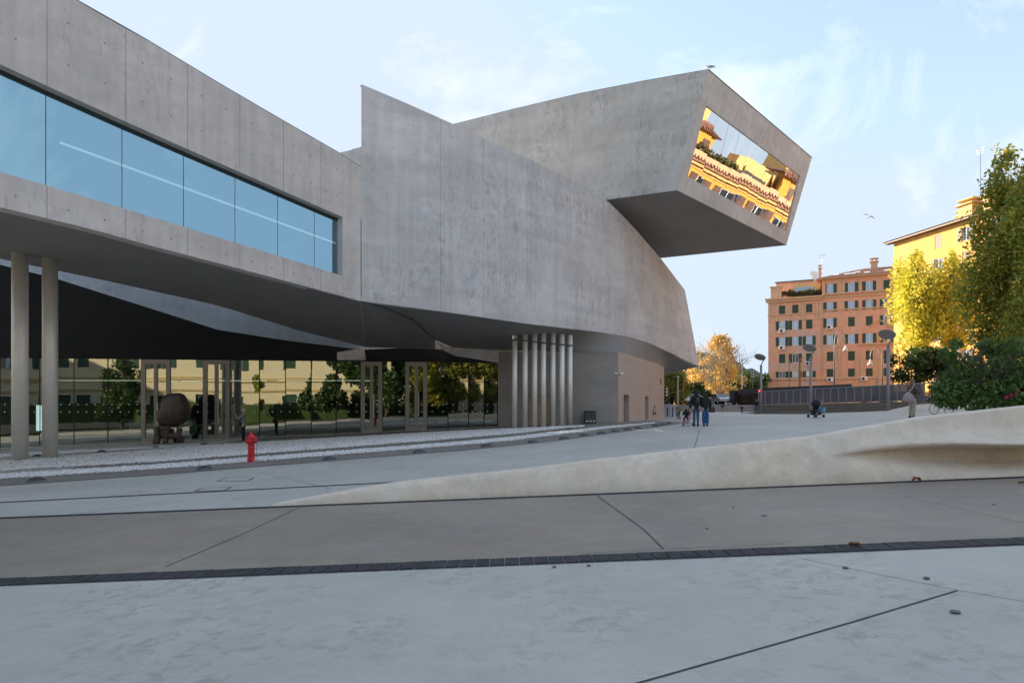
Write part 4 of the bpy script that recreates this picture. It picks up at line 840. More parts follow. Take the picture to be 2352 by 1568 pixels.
def leaves(centers, n, size, spread, parent=None, mat=None, name='crown', flat=0.0, loc=Vector((0, 0, 0)), tri=False):
    """leaf-sized faces scattered through ellipsoid clumps: centers = [(c, radii)]"""
    w = np.array([c[1][0] * c[1][1] * c[1][2] for c in centers]) ** (2 / 3); w = w / w.sum(); k = rng.choice(len(centers), n, p=w)
    C = np.array([tuple(c[0]) for c in centers])[k]; R = np.array([c[1] for c in centers])[k]
    d = rng.normal(size=(n, 3)); d /= np.linalg.norm(d, axis=1)[:, None]; rr = rng.uniform(0, 1, (n, 1)) ** (1 / spread); Pn = C + d * rr * R
    a = rng.normal(size=(n, 3)); a[:, 2] *= (1 - flat); a /= np.linalg.norm(a, axis=1)[:, None]; t = rng.normal(size=(n, 3)); b = np.cross(a, t); b /= np.linalg.norm(b, axis=1)[:, None]
    s = size * rng.uniform(.55, 1.3, (n, 1)); V = np.stack([Pn - a * s, Pn + b * s * .6 + a * s * .12, Pn + a * s, Pn - b * s * .6 + a * s * .12], 1) - np.array(tuple(loc))
    o = np_mesh(name, V.reshape(-1, 3), np.arange(n * 4), 4, mat, parent); o['kind'] = 'stuff'; return o
cl = [((3 + i * .8 + random.uniform(-.3, .3), .9 + random.uniform(0, .6), zt1 + .7 + random.uniform(0, .5)), (.9, .6, random.uniform(.5, 1.1))) for i in range(13)]
leaves(cl, 2600, .22, 2, ob, M['lf_terr'], 'terrace_plants')
# --- yellow block behind the trees
YB = Vector((63.2, 113, 1.2)); yd = Vector((66.1 - 63.2, 97.8 - 113, 0)).normalized(); rzY = math.atan2(yd.y, yd.x)
yb = thing('apartment_block', 'yellow ochre apartment block with brown shutters behind the trees', 'building', YB, rzY)
def uY(px): r = (px - CX) / FPX; return (r * YB.y - YB.x) / (yd.x - r * yd.y)
def zY(px, py): y = YB.y + yd.y * uY(px); return CAMZ + (HZ - py) / FPX * y - YB.z
zy = zY(2053, 556); LY = 42; hl = []
for j in range(7):
    zz = zy - 2.1 - 3.55 * j
    for i in range(9):
        u = uY(2155) + i * (uY(2220) - uY(2155)) * .98
        if u < LY - 1: hl.append(window(yb, u, zz, 1.3, 2.0, 'open' if (i * 7 + j * 3) % 5 else 'closed', 'brown'))
facade(yb, LY, -2, zy, hl, M['yellow_wall'])
mb = MB(); mb.box((LY / 2, 9.2, zy / 2 - 1.05), (LY, 17.4, zy + 1.9)); mb.build('building_mass', M['yellow_wall'], yb, world=False)
mb = MB(); ov = 1.1; mb.add([(-ov, -ov, zy - .05), (LY, -ov, zy - .05), (LY, 9, zy + 3.0), (7, 9, zy + 3.0), (-ov, 19, zy)], [[0, 1, 2, 3], [0, 3, 4]])
for i in range(90):
    u = -ov + (LY + ov) * (i + .5) / 90; f = min(1, max(.04, (u + ov) / 8)); mb.tube([(u, -ov - .05, zy), (u, -ov + 10.1 * f, zy + 3.05 * f)], .13, 4, cap=False)
mb.build('roof', M['terr'], yb, world=False); band(yb, -1.0, LY, zy - .16, .2, 1.1, M['brown'])
for z in (zY(2053, 707), zY(2053, 862)): band(yb, -.4, LY, z, .45, .4, M['yellow_trim'])
band(yb, -.05, LY, zY(2053, 735), .2, .15, M['yellow_trim']); band(yb, -.1, LY, .6, 2.4, .25, M['yellow_trim'])
chimney(yb, uY(2190), 3.2, zy + .8, 2.0, 2.4, 'yellow_trim'); chimney(yb, uY(2165), 3.2, zy + .4, 1.2, 1.0, 'yellow_trim'); chimney(yb, uY(2235), 3.5, zy + 1.1, 2.1, 1.8, 'yellow_trim'); antenna(yb, uY(2186), 5, zy + 1.5, 10)
# --- ochre block with roof terrace that the mirror window reflects
WBo = Vector((52.2, 74, .8)); wd = Vector((1.6, -46, 0)).normalized(); rzW = math.atan2(wd.y, wd.x); M['orange_ochre'] = stain('orange_ochre_plaster', (.70, .33, .06), (.62, .31, .08))
wb = thing('apartment_block', 'ochre block with roof terrace and turrets, seen mirrored in the tilted museum window', 'building', WBo, rzW); zw = 17.2; LW = 46; hl = []
for j in range(4):
    for i in range(11): hl.append(window(wb, 2.2 + i * 4.1, zw - 2.5 - 3.9 * j, 1.7, 2.4, 'open', 'brown'))
facade(wb, LW, -2, zw, hl, M['orange_ochre']); mb = MB(); mb.box((LW / 2, 8.2, zw / 2 - 1.05), (LW, 15.4, zw + 1.9)); mb.build('building_mass', M['yellow_wall'], wb, world=False)
band(wb, -.5, LW, zw - .05, .2, .75, M['terr']); band(wb, -.3, LW, zw - .35, .35, .45, M['yellow_trim']); band(wb, -.1, LW, zw - .8, .15, .15, M['yellow_trim']); band(wb, -.1, LW, zw - 4.4, .3, .25, M['yellow_trim'])
mb = MB()
for i in range(110): mb.tube([(i * LW / 110, -.75, zw + .1), (i * LW / 110, .2, zw + .5)], .1, 4, cap=False)
mb.build('eave_tiles', M['terr'], wb, world=False)
mb = MB(); mb.box((LW / 2, .6, zw + .55), (LW, .3, 1.0)); mb.build('parapet', M['ochre_trim'], wb, world=False)
def turret(u, s, h):
    mb = MB(); mb.box((u, 4.5, zw + h / 2), (s, s, h)); mb.build('turret', M['orange_ochre'], wb, world=False)
    mb = MB(); e = s / 2 + .7; c = (u, 4.5, zw + h + 1.15); vs = [(u - e, 4.5 - e, zw + h), (u + e, 4.5 - e, zw + h), (u + e, 4.5 + e, zw + h), (u - e, 4.5 + e, zw + h), c]; mb.add(vs, [[0, 1, 4], [1, 2, 4], [2, 3, 4], [3, 0, 4], [3, 2, 1, 0]])
    for i in range(12):
        q = u - e + 2 * e * (i + .5) / 12; mb.tube([(q, 4.5 - e, zw + h + .05), (u + (q - u) * .1, 4.5 - .1 * e, zw + h + 1.05)], .1, 4, cap=False); v_ = 4.5 - e + 2 * e * (i + .5) / 12; mb.tube([(u - e, v_, zw + h + .05), (u, 4.5 + (v_ - 4.5) * .1, zw + h + 1.05)], .1, 4, cap=False)
    mb.build('turret_roof', M['terr'], wb, world=False); mb = MB(); mb.box((u - .6, 4.5 - s / 2 - .02, zw + h * .5), (1.0, .06, 1.8)); mb.build('turret_door', M['brown'], wb, world=False)
turret(20.5, 4.2, 3.4); turret(6.5, 4.6, 3.4); chimney(wb, 20.8, 5.5, zw + 4.2, 1.8, .8, 'yellow_trim'); mb = MB(); mb.box((12, 5, zw + 1.5), (5, 3.5, 3.0)); mb.build('roof_room', M['yellow_trim'], wb, world=False)
mb = MB(); mb.box((13.5, 3.0, zw + 1.1), (7, .1, .9)); mb.build('terrace_screen', M['black'], wb, world=False)
leaves([((15 + i * 1.1, 1.6, zw + 1.3), (.8, .5, .7)) for i in range(6)], 900, .2, 2, wb, M['lf_terr'], 'terrace_plants')
# --- cream building facing the museum (behind the viewer, seen in the lobby glass)
cb_ = thing('barracks_building', 'long cream two-storey building mirrored in the lobby glass', 'building', (62, -27, -.5), math.pi)
hl = []
for i in range(27):
    u = 4 + i * 5.2; hl.append(window(cb_, u, 8.6, 1.5, 2.4, 'open' if i % 3 else 'closed', 'green', 'greymetal'))
    hl.append((u - .9, u + .9, .3, 3.4)); mb = MB(); mb.quad((u - .9, .22, .3), (u + .9, .22, .3), (u + .9, .22, 3.4), (u - .9, .22, 3.4)); mb.build('door', M['green'], cb_, world=False)
facade(cb_, 150, -2, 11.6, hl, M['cream_wall']); mb = MB(); mb.box((75, 7.2, 4.7), (150, 13.4, 13.6)); mb.box((151, -19, 10), (16, 40, 24)); mb.build('building_mass', M['cream_wall'], cb_, world=False)  # tall end box is an added out-of-view wing that shades the cream wall
band(cb_, -.2, 150, 5.8, .5, .2, M['cream_trim']); band(cb_, -.2, 150, 4.1, .3, .15, M['cream_trim']); band(cb_, -.6, 150, 11.5, .5, .8, M['cream_trim'])
mb = MB(); mb.quad((-1, -1, 11.7), (151, -1, 11.7), (151, 7, 14), (-1, 7, 14)); mb.quad((-1, 7, 14), (151, 7, 14), (151, 15, 11.7), (-1, 15, 11.7)); mb.build('roof', M['terr'], cb_, world=False)

# ------------------------------------------------------------------ trees
def limb(mb, p, d, l, r, depth, tips, bend=.25, up=.15, nsub=3, shrink=.72):
    pts = [p]; rs = [r]; q = Vector(p); d = Vector(d).normalized()
    for i in range(3):
        d = (d + Vector((random.gauss(0, bend), random.gauss(0, bend), random.gauss(0, bend) + up)) * .5).normalized(); q = q + d * l / 3; pts.append(q.copy()); rs.append(r * (1 - .2 * (i + 1)))
    mb.tube(pts, rs, 6 if r > .06 else 4, cap=False)
    if depth == 0: tips.append(q); return
    for i in range(nsub):
        a = random.uniform(0, 6.28); o = d.orthogonal().normalized(); o2 = d.cross(o); nd = d * random.uniform(.8, 1.2) + (o * math.cos(a) + o2 * math.sin(a)) * random.uniform(.5, .9)
        limb(mb, pts[random.choice((2, 3))], nd, l * shrink * random.uniform(.8, 1.15), r * .5, depth - 1, tips, bend, up, nsub, shrink)
def tree(name, label, base, centers, nleaf, size, leaf, trunk_pts, trunk_r, bark='bark', nlimb=10, grp=None, spread=1.6, cat='tree', extra=None):
    base = Vector(base); t = thing(name, label, cat, base, 0, grp); mb = MB(); pts = [base + Vector(p) for p in trunk_pts]; n = len(pts)
    mb.tube([pts[0] - Vector((0, 0, .2))] + pts[1:], [trunk_r * (1.25 if i == 0 else 1 - .8 * i / (n - 1)) for i in range(n)], 9)
    cen = [(base + Vector(c), r) for c, r in centers]
    for c, r in random.sample(cen, min(nlimb, len(cen))):
        zt_ = min(max(c.z - base.z - random.uniform(.5, 2.5), trunk_pts[1][2]), trunk_pts[-1][2]); f = lerp_tab([(p[2], i) for i, p in enumerate(trunk_pts)], zt_); i0 = min(int(f), n - 2); s = pts[i0].lerp(pts[i0 + 1], f - i0)
        mb.tube([s, s.lerp(c, .5) + Vector((0, 0, .2)), c + Vector((0, 0, r[2] * .4))], [trunk_r * .35, trunk_r * .22, .02], 5, cap=False)
    if extra: extra(mb, base)
    mb.build('trunk', M[bark], t, smooth=True); leaves(cen, nleaf, size, spread, t, M[leaf], loc=base); return t
def column_crown(z0, z1, r, n, lean=(0, 0), prof=lambda f: 1):
    out = []
    for i in range(n):
        f = (i + random.random()) / n; z = z0 + (z1 - z0) * f; a = random.uniform(0, 6.28); q = r * prof(f) * random.uniform(.25, .85); cr = max(.35, r * prof(f) * random.uniform(.28, .5))
        out.append(((math.cos(a) * q + lean[0] * f, math.sin(a) * q + lean[1] * f, z), (cr, cr, cr * random.uniform(1.1, 1.9))))
    out.append(((lean[0], lean[1], z1 - .3), (.35, .35, .9))); return out
pop = lambda f: (.55 + 1.1 * f) if f < .35 else max(.2, .93 * (1 - ((f - .35) / .68) ** 2.1))
# two big poplars at the right edge
b1 = gd(2312, 40); zt_ = CAMZ + (HZ - 345) / FPX * 40 - b1.z
tree('poplar_tree', 'tall green and gold poplar nearest the right edge, top highest of the trees', b1, column_crown(2.4, zt_, 2.95, 120, prof=pop), 17000, .13, 'lf_poplar', [(0, 0, 0), (.05, 0, 4), (-.1, 0, 9), (.1, 0, zt_ - 3.2)], .30, nlimb=26, spread=2.2)
b2 = gd(2405, 36.5); tree('poplar_tree', 'poplar cut by the right edge of the photo, behind the tall one', b2, column_crown(2.4, 14.9, 2.6, 95, prof=pop), 14000, .12, 'lf_poplar', [(0, 0, 0), (.05, 0, 4), (.1, 0, 8), (0, 0, 12)], .28, nlimb=22, spread=2.2)
# two sunlit yellow poplars in front of the yellow block
yp = lambda f: .75 + .45 * math.sin(math.pi * min(1, f * 1.05)) - .5 * max(0, f - .8) / .2
for px, pyt, D, r, lab, seedo, nl in ((2106, 578, 88, 3.0, 'sunlit yellow poplar standing left, before the yellow block', 0, 9500), (2190, 580, 86, 2.9, 'sunlit yellow poplar with pale bare branches, right of another', 1, 7000)):
    b = Vector(((px - CX) / FPX * D, D, 1.75)); zt_ = CAMZ + (HZ - pyt) / FPX * D - b.z
    tree('poplar_tree', lab, b, column_crown(7.2, zt_, r, 60, prof=yp), nl, .24, 'lf_yellow', [(0, 0, 0), (.1, 0, 5), (-.2, 0, 11), (.1, 0, zt_ - 2)], .42, 'bark' if not seedo else 'palebark', nlimb=20, spread=1.9)
    # darker understorey trees at their feet
for px, D, top, r, n, lab in ((2095, 84, 790, 2.3, 5200, 'dark green tree below the left yellow poplar'), (2150, 83, 785, 2.3, 5200, 'dark green tree below and between the yellow poplars')):
    b = Vector(((px + 18 - CX) / FPX * D, D, 1.7)); zt_ = CAMZ + (HZ - top) / FPX * D - b.z; cen = [((random.gauss(0, r * .45), random.gauss(0, r * .45), random.uniform(3.1, zt_ - .8)), (r * .42, r * .42, r * .42)) for _ in range(26)]
    tree('street_tree', lab, b, cen, n, .19, 'lf_dark', [(0, 0, 0), (-.25, 0, 2.2), (-.35, 0, 4), (-.3, 0, 6)], .42, nlimb=12, spread=2.2)
# broad leaved bush and small tree just behind the wall
cen = []
for px, py, D, r in ((2185, 905, 27.5, .75), (2172, 918, 27.3, .4), (2200, 870, 27.8, .7), (2225, 840, 28, .6), (2255, 880, 27.5, .8), (2290, 850, 27.5, .75), (2245, 925, 27, .5), (2320, 900, 27, .75), (2345, 860, 27, .8), (2300, 925, 27, .5), (2385, 880, 27, .9), (2180, 815, 28, .45), (2195, 790, 28.2, .3), (2270, 800, 28, .5), (2330, 800, 27.5, .6), (2220, 900, 27.4, .6), (2275, 905, 27, .55), (2365, 915, 27, .6), (2410, 840, 27.5, .8), (2150, 890, 27.5, .3)):
    cen.append((P(px, py, D), (r, r, r * .85)))
bb = gd(2292, 27.2); bt = thing('broadleaf_bush', 'bushy vine-leaved shrub behind the low wall at right', 'bush', bb); mb = MB(); tips = []
for k in range(9): limb(mb, bb + Vector((random.uniform(-.9, .9), random.uniform(-.3, .3), -.1)), (random.uniform(-.6, .4), random.uniform(-.2, .2), 1), 1.7, .05, 2, tips, .2, .1, 3, .7)
mb.build('trunk', M['bark'], bt, smooth=True); leaves(cen, 8200, .10, 2.4, bt, M['lf_bush'], loc=bb)
for k in range(7):
    c = random.choice(cen); p = c[0] + Vector((random.uniform(-.5, .5), -.6, random.uniform(-.4, .4)))
mb = MB()
for px, py in ((2322, 907), (2333, 906), (2338, 896), (2312, 912)): mb.ell(P(px, py, 26.6), (.075, .075, .09), 8, 6)
mb.build('flower', plain('crimson_petals', (.35, .01, .06), .6), bt, smooth=True)
# orange plane tree and trees beyond the museum end
b = Vector(((1655 - CX) / FPX * 128, 128, 1.6)); cen = []
for _ in range(95):
    a = random.uniform(0, 6.28); f = random.random(); z = 2.4 + 10.2 * f; rr = 6.0 * math.sin(math.pi * min(.97, .24 + f * .74)) ** .8 * random.uniform(.25, 1); cen.append(((math.cos(a) * rr - .8 * (1 - f), math.sin(a) * rr, z), (1.0, 1.0, .9)))
def fan(mb, base):
    tips = []
    for k in range(17):
        a = 6.28 * k / 17; limb(mb, base + Vector((0, 0, 1.2)), (math.cos(a) * .75, math.sin(a) * .75, 1.1 + random.random() * .7), 4.8, .17, 3, tips, .14, .2, 3, .72)
tree('plane_tree', 'wide plane tree with orange autumn leaves and pale bare branches', b, cen, 5200, .23, 'lf_orange', [(0, 0, 0), (0, 0, 1.2), (.1, 0, 2.5)], .4, 'palebark', nlimb=3, extra=fan, spread=1.8)
for px, D, top, r, leaf, n, lab in ((1543, 98, 852, 2.6, 'lf_mid', 5200, 'olive green tree just right of the warm museum wall'), (1560, 108, 885, 2.4, 'lf_mid', 4000, 'low sunlit bush tree behind the beige-jacket man'), (1578, 112, 880, 2.6, 'lf_dark', 5000, 'dark green tree between wall end and orange tree'), (1604, 104, 893, 1.6, 'lf_dark', 3200, 'small dark tree behind the walking couple'), (1532, 104, 842, 3.0, 'lf_mid', 4200, 'taller olive tree half hidden by the museum'),
                                     (1708, 150, 862, 3.5, 'lf_dark', 3600, 'dark pine left of the orange block'), (1722, 165, 850, 3.6, 'lf_dark', 3600, 'dark tree beside the traffic light'), (1590, 150, 846, 4.0, 'lf_orange', 3600, 'russet tree behind the dark green ones')):
    b = Vector(((px - CX) / FPX * D, D, 1.5)); H_ = CAMZ + (HZ - top) / FPX * D - b.z; cen = [((random.gauss(0, r * .5), random.gauss(0, r * .5), random.uniform(min(1.2, H_ * .35), max(1.6, H_ - .7))), (r * .4, r * .4, r * .38)) for _ in range(24)]
    tree('park_tree', lab, b, cen, n, .2 * D / 100, leaf, [(0, 0, 0), (.1, 0, H_ * .3), (0, 0, H_ * .6)], .22, nlimb=8, spread=2)
# trees opposite the museum (mirrored in the lobby glass)
for i, (x, y, h, r, leaf) in enumerate(((-43, -17, 9, 2.6, 'lf_dark'), (-24, -16, 6, 1.8, 'lf_poplar'), (-14.5, -15, 12, 3.0, 'lf_dark'), (-8, -14, 12, 3.4, 'lf_dark'), (-1.5, -15, 12, 3.3, 'lf_poplar'), (4.5, -15, 11, 3.2, 'lf_mid'), (11, -15, 12, 3.2, 'lf_dark'))):
    cen = [((random.gauss(0, r * .5), random.gauss(0, r * .5), random.uniform(2.2, h)), (r * .4, r * .4, r * .45)) for _ in range(22)]
    tree('courtyard_tree', ['dark tree mirrored at the left of the lobby glass', 'small gold-green tree mirrored against the cream wall', 'large dark green tree mirrored right of the cream wall', 'tall olive tree mirrored before the right doors', 'tall green-gold tree mirrored between the right doors', 'olive tree mirrored right of the last glass door', 'dark tree mirrored at the right end of the glass'][i], (x, y, G(x, y)), cen, 4200 if i < 2 else 9000, .22 if i < 2 else .3, leaf, [(0, 0, 0), (.1, 0, 2), (0, 0, h * .6)], .2, nlimb=7, spread=2)
mb = MB(); mb.ruled([Vector((x, -27, G(x, -27) + .03)) for x in rngf(-68, 40, 2)], [Vector((x, -9, G(x, -9) + .03)) for x in rngf(-68, 40, 2)], 4); o = mb.build('lawn', plain('lawn_grass', (.03, .045, .018), .95, var=.4, scale=4), None); o['kind'] = 'structure'
hg = thing('hedge', 'clipped dark hedge mirrored low in the lobby glass', 'hedge', (-30, -20, -.8)); mb = MB(); mb.box((-30, -20, .4), (70, 1.2, 2.6)); mb.build('hedge_core', M['lf_dark'], hg)
leaves([((-64 + i * 1.4, -20, .5), (1.0, .9, 1.5)) for i in range(50)], 5000, .16, 3, hg, M['lf_dark'], 'foliage', loc=Vector((-30, -20, -.8)))
# wooded hill on the skyline
mb = MB(); nx, ny = 90, 14; vs = []
for j in range(ny):
    for i in range(nx):
        x = 60 + i * 5.2; y = 560 + j * 14; h = 55 * math.exp(-((x - 150) / 120) ** 2) * smooth(j / 6) + random.uniform(0, 5); vs.append((x, y, h - 4))
mb.add(vs, [[j * nx + i, j * nx + i + 1, (j + 1) * nx + i + 1, (j + 1) * nx + i] for j in range(ny - 1) for i in range(nx - 1)]); o = mb.build('wooded_hill', plain('hill_woods', (.09, .105, .075), .95, var=.5, scale=.09)); o['kind'] = 'structure'
# ------------------------------------------------------------------ street furniture on the plaza
def disc_lamp(px, pyb, pyt, D, label, r=1.0):
    b = P(px, pyb, D); b.z = G(b.x, b.y); b = P(px, pyb, D); top = CAMZ + (HZ - pyt) / FPX * D - b.z
    t = thing('street_lamp', label, 'street lamp', b, 0, 'disc lamps on the plaza'); mb = MB(); mb.tube([(0, 0, -.6), (0, 0, top - .9)], .13, 12); mb.build('pole', M['greymetal'], t, smooth=True, world=False)
    mb = MB(); mb.tube([(0, 0, top - .95), (.1, -.1, top - .6), (-.45 + .75, -.2, top - .25)], .06, 6); mb.build('arm', M['greymetal'], t, world=False)
    mb = MB(); Mx = Matrix.Rotation(rad(24), 3, 'Y') @ Matrix.Rotation(rad(-22), 3, 'X'); mb.lathe([(.02, -.1), (r * .8, -.1), (r, -.02), (r, .03), (r * .7, .07), (.02, .09)], 24, (-.15, -.1, top), Mx); mb.build('reflector_disc', plain('lamp_disc_grey', (.24, .245, .25), .5), t, world=False)
disc_lamp(1748, 950, 820, 77, 'grey disc-topped lamp post farthest left, by the man in black', .62)
disc_lamp(1862, 952, 799, 67, 'grey disc-topped lamp post behind the stroller', .64)
disc_lamp(2040, 950, 768, 58, 'grey disc-topped lamp post rightmost, in front of the tree', .68)
def scroll_lamp(px, pyb, pyt, D, side, label):
    b = P(px, pyb, D); h = CAMZ + (HZ - pyt) / FPX * D - b.z; t = thing('scroll_lamp', label, 'street lamp', b, 0, 'old scroll lamps in the street'); w = 1.9 * side
    pts = [(0, 0, 0), (0, 0, h * .72)] + [(w * (.5 - .5 * math.cos(a)), 0, h * .72 + h * .24 * math.sin(a)) for a in [i * 3.6 / 12 for i in range(1, 12)]]
    mb = MB(); mb.tube(pts, [.11, .09] + [.06] * (len(pts) - 2), 7); mb.tube([(.0, 0, h * .72)] + [(w * .25 * (1 - math.cos(a)) * (1 - a / 9), 0, h * .78 + .8 * math.sin(a)) for a in [i * .55 for i in range(1, 10)]], .035, 5); mb.build('pole', M['greymetal'], t, smooth=True, world=False)
    mb = MB(); e = pts[-1]; mb.lathe([(.05, .2), (.12, .0), (.22, -.35), (.5, -.75), (.46, -.75)], 14, (e[0], 0, e[2] - .1)); mb.build('lamp_shade', M['white'], t, smooth=True, world=False)
scroll_lamp(cx2(688), cy2(1180), cy2(695), 118, 1, 'old scroll-armed lamp with bell shade, left one before the orange block')
scroll_lamp(cx2(1094), cy2(1240), cy2(840), 108, -1, 'old scroll-armed lamp with bell shade, right one, arm pointing left')
def pole(px, py0, py1, D, r, mat, label, name='utility_pole'):
    b = P(px, py0, D); e = P(px, py1, D); t = thing(name, label, 'pole', b); mb = MB(); mb.tube([b - Vector((0, 0, .8)), b.lerp(e, .5), e], [r, r * .9, r * .7], 8); mb.build('shaft', mat, t); mb = MB(); mb.tube([e - Vector((0, 0, .3)), e], r * 1.3, 8); mb.build('cap', mat, t)
M['rust'] = plain('rusty_orange_paint', (.38, .17, .06), .7); M['palepole'] = plain('pale_pole', (.45, .40, .34), .7)
pole(1837, 893, 822, 104, .19, M['rust'], 'rust-brown pole in front of the left end of the orange block'); pole(1813, 893, 828, 106, .09, M['greymetal'], 'thin grey pole left of the rust-brown one'); pole(1557, 925, 862, 88, .12, M['palepole'], 'thin pale pole at the museum end'); pole(1569, 925, 878, 96, .17, M['rust'], 'short orange pole behind the beige-jacket man')
pole(2014, 902, 866, 96, .1, M['palepole'], 'short pale post by the parked cars'); pole(1705, 925, 835, 120, .09, M['greymetal'], 'grey post carrying the traffic light left of the orange block')
def signal(px, py, D, label):
    b = P(px, py, D); z0 = G(b.x, b.y); t = thing('traffic_light', label, 'traffic light', Vector((b.x, b.y, z0))); mb = MB(); mb.tube([(b.x, b.y + .1, z0 - .3), (b.x, b.y + .1, b.z)], .06, 6); mb.build('post', M['black'], t)
    mb = MB(); mb.box((b.x, b.y, b.z), (.45, .3, 1.35)); h = mb.build('housing', M['black'], t, bevel=.04)
    for i in range(3): mb = MB(); mb.lathe([(.15, 0), (.13, .04), (.02, .05)], 12, (b.x, b.y - .15, b.z - .42 + .42 * i), Matrix.Rotation(rad(90), 3, 'X')); mb.build('lens', M['white'], h)
signal(1730, 859, 112, 'dark traffic light between the orange tree and the first disc lamp'); signal(1606.5, 901, 112, 'dark traffic light just above the walking couple'); signal(1531, 920 - 20, 92, 'small traffic light at the museum end')
# hydrant
hb = gp(577, 1060.5); t = thing('fire_hydrant', 'red pillar fire hydrant standing in the gravel beside the plaza', 'fire hydrant', hb); s = 70 / FPX * hb.y / 1.0
mb = MB(); R_ = [(.145, 0), (.145, .035), (.125, .05), (.125, .10), (.108, .13), (.105, .30), (.105, .40), (.113, .42), (.113, .47), (.105, .49), (.105, .60), (.112, .63), (.12, .70), (.12, .80)]
mb.lathe([(r * s, z * s) for r, z in R_], 20, hb); mb.build('barrel', M['red'], t, smooth=False)
mb = MB(); mb.lathe([(r * s, z * s) for r, z in [(.155, .785), (.16, .80), (.155, .82), (.12, .86), (.075, .90), (.05, .915), (.045, .95), (.03, .97), (.028, 1.0), (.01, 1.01)]], 20, hb); mb.build('bonnet', M['red'], t, smooth=False)
for sg in (-1, 1):
    mb = MB(); mb.lathe([(r * s, z * s) for r, z in [(.062, .08), (.062, .125), (.082, .13), (.082, .165), (.05, .172), (.035, .175), (.03, .20), (.01, .205)]], 12, hb + Vector((0, 0, .70 * s)), Matrix.Rotation(rad(90 * sg), 3, 'Y')); mb.build('nozzle_cap', M['red'], t)
mb = MB(); mb.lathe([(r * s, z * s) for r, z in [(.075, .08), (.075, .14), (.095, .145), (.095, .18), (.03, .19), (.028, .215)]], 12, hb + Vector((0, 0, .68 * s)), Matrix.Rotation(rad(90), 3, 'X')); mb.build('front_cap', M['red'], t)
mb = MB()
for i in range(14): z = (.66 - .03 * i) * s; mb.torus(hb + Vector((.185 * s + .012 * math.sin(i * .5), 0, z)), .016 * s, .004, 'x' if i % 2 else 'y', 8, 3)
mb.build('chain', M['black'], t)
# recycling bin
bb_ = P(1355, 971.5, 40.32); t = thing('recycling_bin', 'dark grey three-slot recycling bin against the grey wall', 'bin', bb_); wq = 25 / FPX * bb_.y; hq = 29 / FPX * bb_.y; M['binbody'] = plain('bin_grey', (.055, .055, .057), .5)
mb = MB(); mb.box(bb_ + Vector((0, 0, hq / 2)), (wq, .42, hq)); mb.build('body', M['binbody'], t, bevel=.015)
for i in range(3):
    x = (i - 1) * wq * .31 + .02; mb = MB(); mb.box(bb_ + Vector((x, -.2, hq * .89)), (wq * .22, .08, hq * .11)); mb.build('slot', M['dark'], t)
    mb = MB(); mb.box(bb_ + Vector((x - .01, -.213, hq * .17)), (wq * .15, .012, hq * .09)); mb.build('notice', M['white'], t)
    mb = MB(); mb.disc(bb_ + Vector((x, -.212, hq * .5)), .05 + .015 * (i == 0), (0, -1, 0), 8); mb.build('lock', M['dark'], t)
    mb = MB(); mb.box(bb_ + Vector((x + wq * .155, -.211, hq * .48)), (.008, .006, hq * .88)); mb.build('door_gap', M['dark'], t)
# wall cameras
for k, (px, py, sgn, lab) in enumerate(((1414, 857, -1, 'white bullet camera on the grey wall left of the corner'), (1425, 857.5, 1, 'white bullet camera on the warm wall right of the corner'))):
    p = P(px, py, 40.4 if sgn < 0 else 41.3); t = thing('security_camera', lab, 'camera', p); mb = MB(); a = p + Vector((0, -.45, -.05)); mb.tube([p + Vector((0, .3, 0)), p + Vector((0, -.35, 0))], .02, 6); mb.build('bracket', M['white'], t)
    mb = MB(); mb.tube([a + Vector((.10 * sgn, .05, .04)), a + Vector((-.12 * sgn, -.1, -.02))], .05, 8); mb.build('housing', M['white'], t); mb = MB(); mb.tube([a + Vector((-.12 * sgn, -.1, -.02)), a + Vector((-.14 * sgn, -.115, -.024))], .045, 8); mb.build('lens', M['dark'], t)
# bronze sculpture
sb = gp(392, 1022); sb = Vector((sb.x, 37.2, 0)); sb = P(392, 1022, 37.2); q = 37.2 / FPX
t = thing('bronze_sculpture', 'dark bronze sculpture of a bulky rounded head on stool legs', 'sculpture', sb)
X = lambda px, py, dy=0: Vector(((px - 392) * q, dy, (1022 - py) * q))
mb = MB(); mb.ell(X(404, 940, -.1), (29 * q, .72, 38 * q), 20, 16, fn=lambda v: Vector((math.copysign((abs(v.x) / (28 * q)) ** .72, v.x) * 28 * q * (1 - .10 * max(0, -v.z) / (37 * q)) + .02 * math.sin(9 * v.z), math.copysign((abs(v.y) / .72) ** .8, v.y) * .72, math.copysign((abs(v.z) / (37 * q)) ** .85, v.z) * 37 * q + .02 * math.sin(7 * v.x))))
o = mb.build('head', M['bronze'], t, smooth=True, world=False); mb = MB(); mb.ell(X(381, 955, .15), (21 * q, .6, 28 * q), 14, 10, fn=lambda v: Vector((math.copysign((abs(v.x) / (20 * q)) ** .75, v.x) * 20 * q, v.y, v.z))); mb.build('shoulder_mass', M['bronze'], t, smooth=True, world=False)
mb = MB(); mb.box(X(392, 979, .0), (50 * q, .8, 4 * q)); mb.build('seat_slab', M['bronze'], t, bevel=.06, world=False)
mb = MB(); mb.box(X(377, 995, .1), (30 * q, .7, 22 * q)); mb.build('apron_panel', M['bronze'], t, bevel=.05, world=False)
for pts in ([X(366, 980, -.3), X(366, 1000, -.3), X(362, 1022, -.35)], [X(372, 1000, -.35), X(368, 1022, -.4)], [X(417, 982, -.2), X(415, 1002, -.25), X(419, 1020, -.3)], [X(391, 1003, -.4), X(387, 1022, -.45)], [X(396, 1000, .3), X(397, 1020, .4)], [X(412, 1003, .35), X(406, 1020, .4)]): mb = MB(); mb.tube(pts, [.16 - .03 * i for i in range(len(pts))], 8); mb.build('leg', M['bronze'], t, smooth=True, world=False)
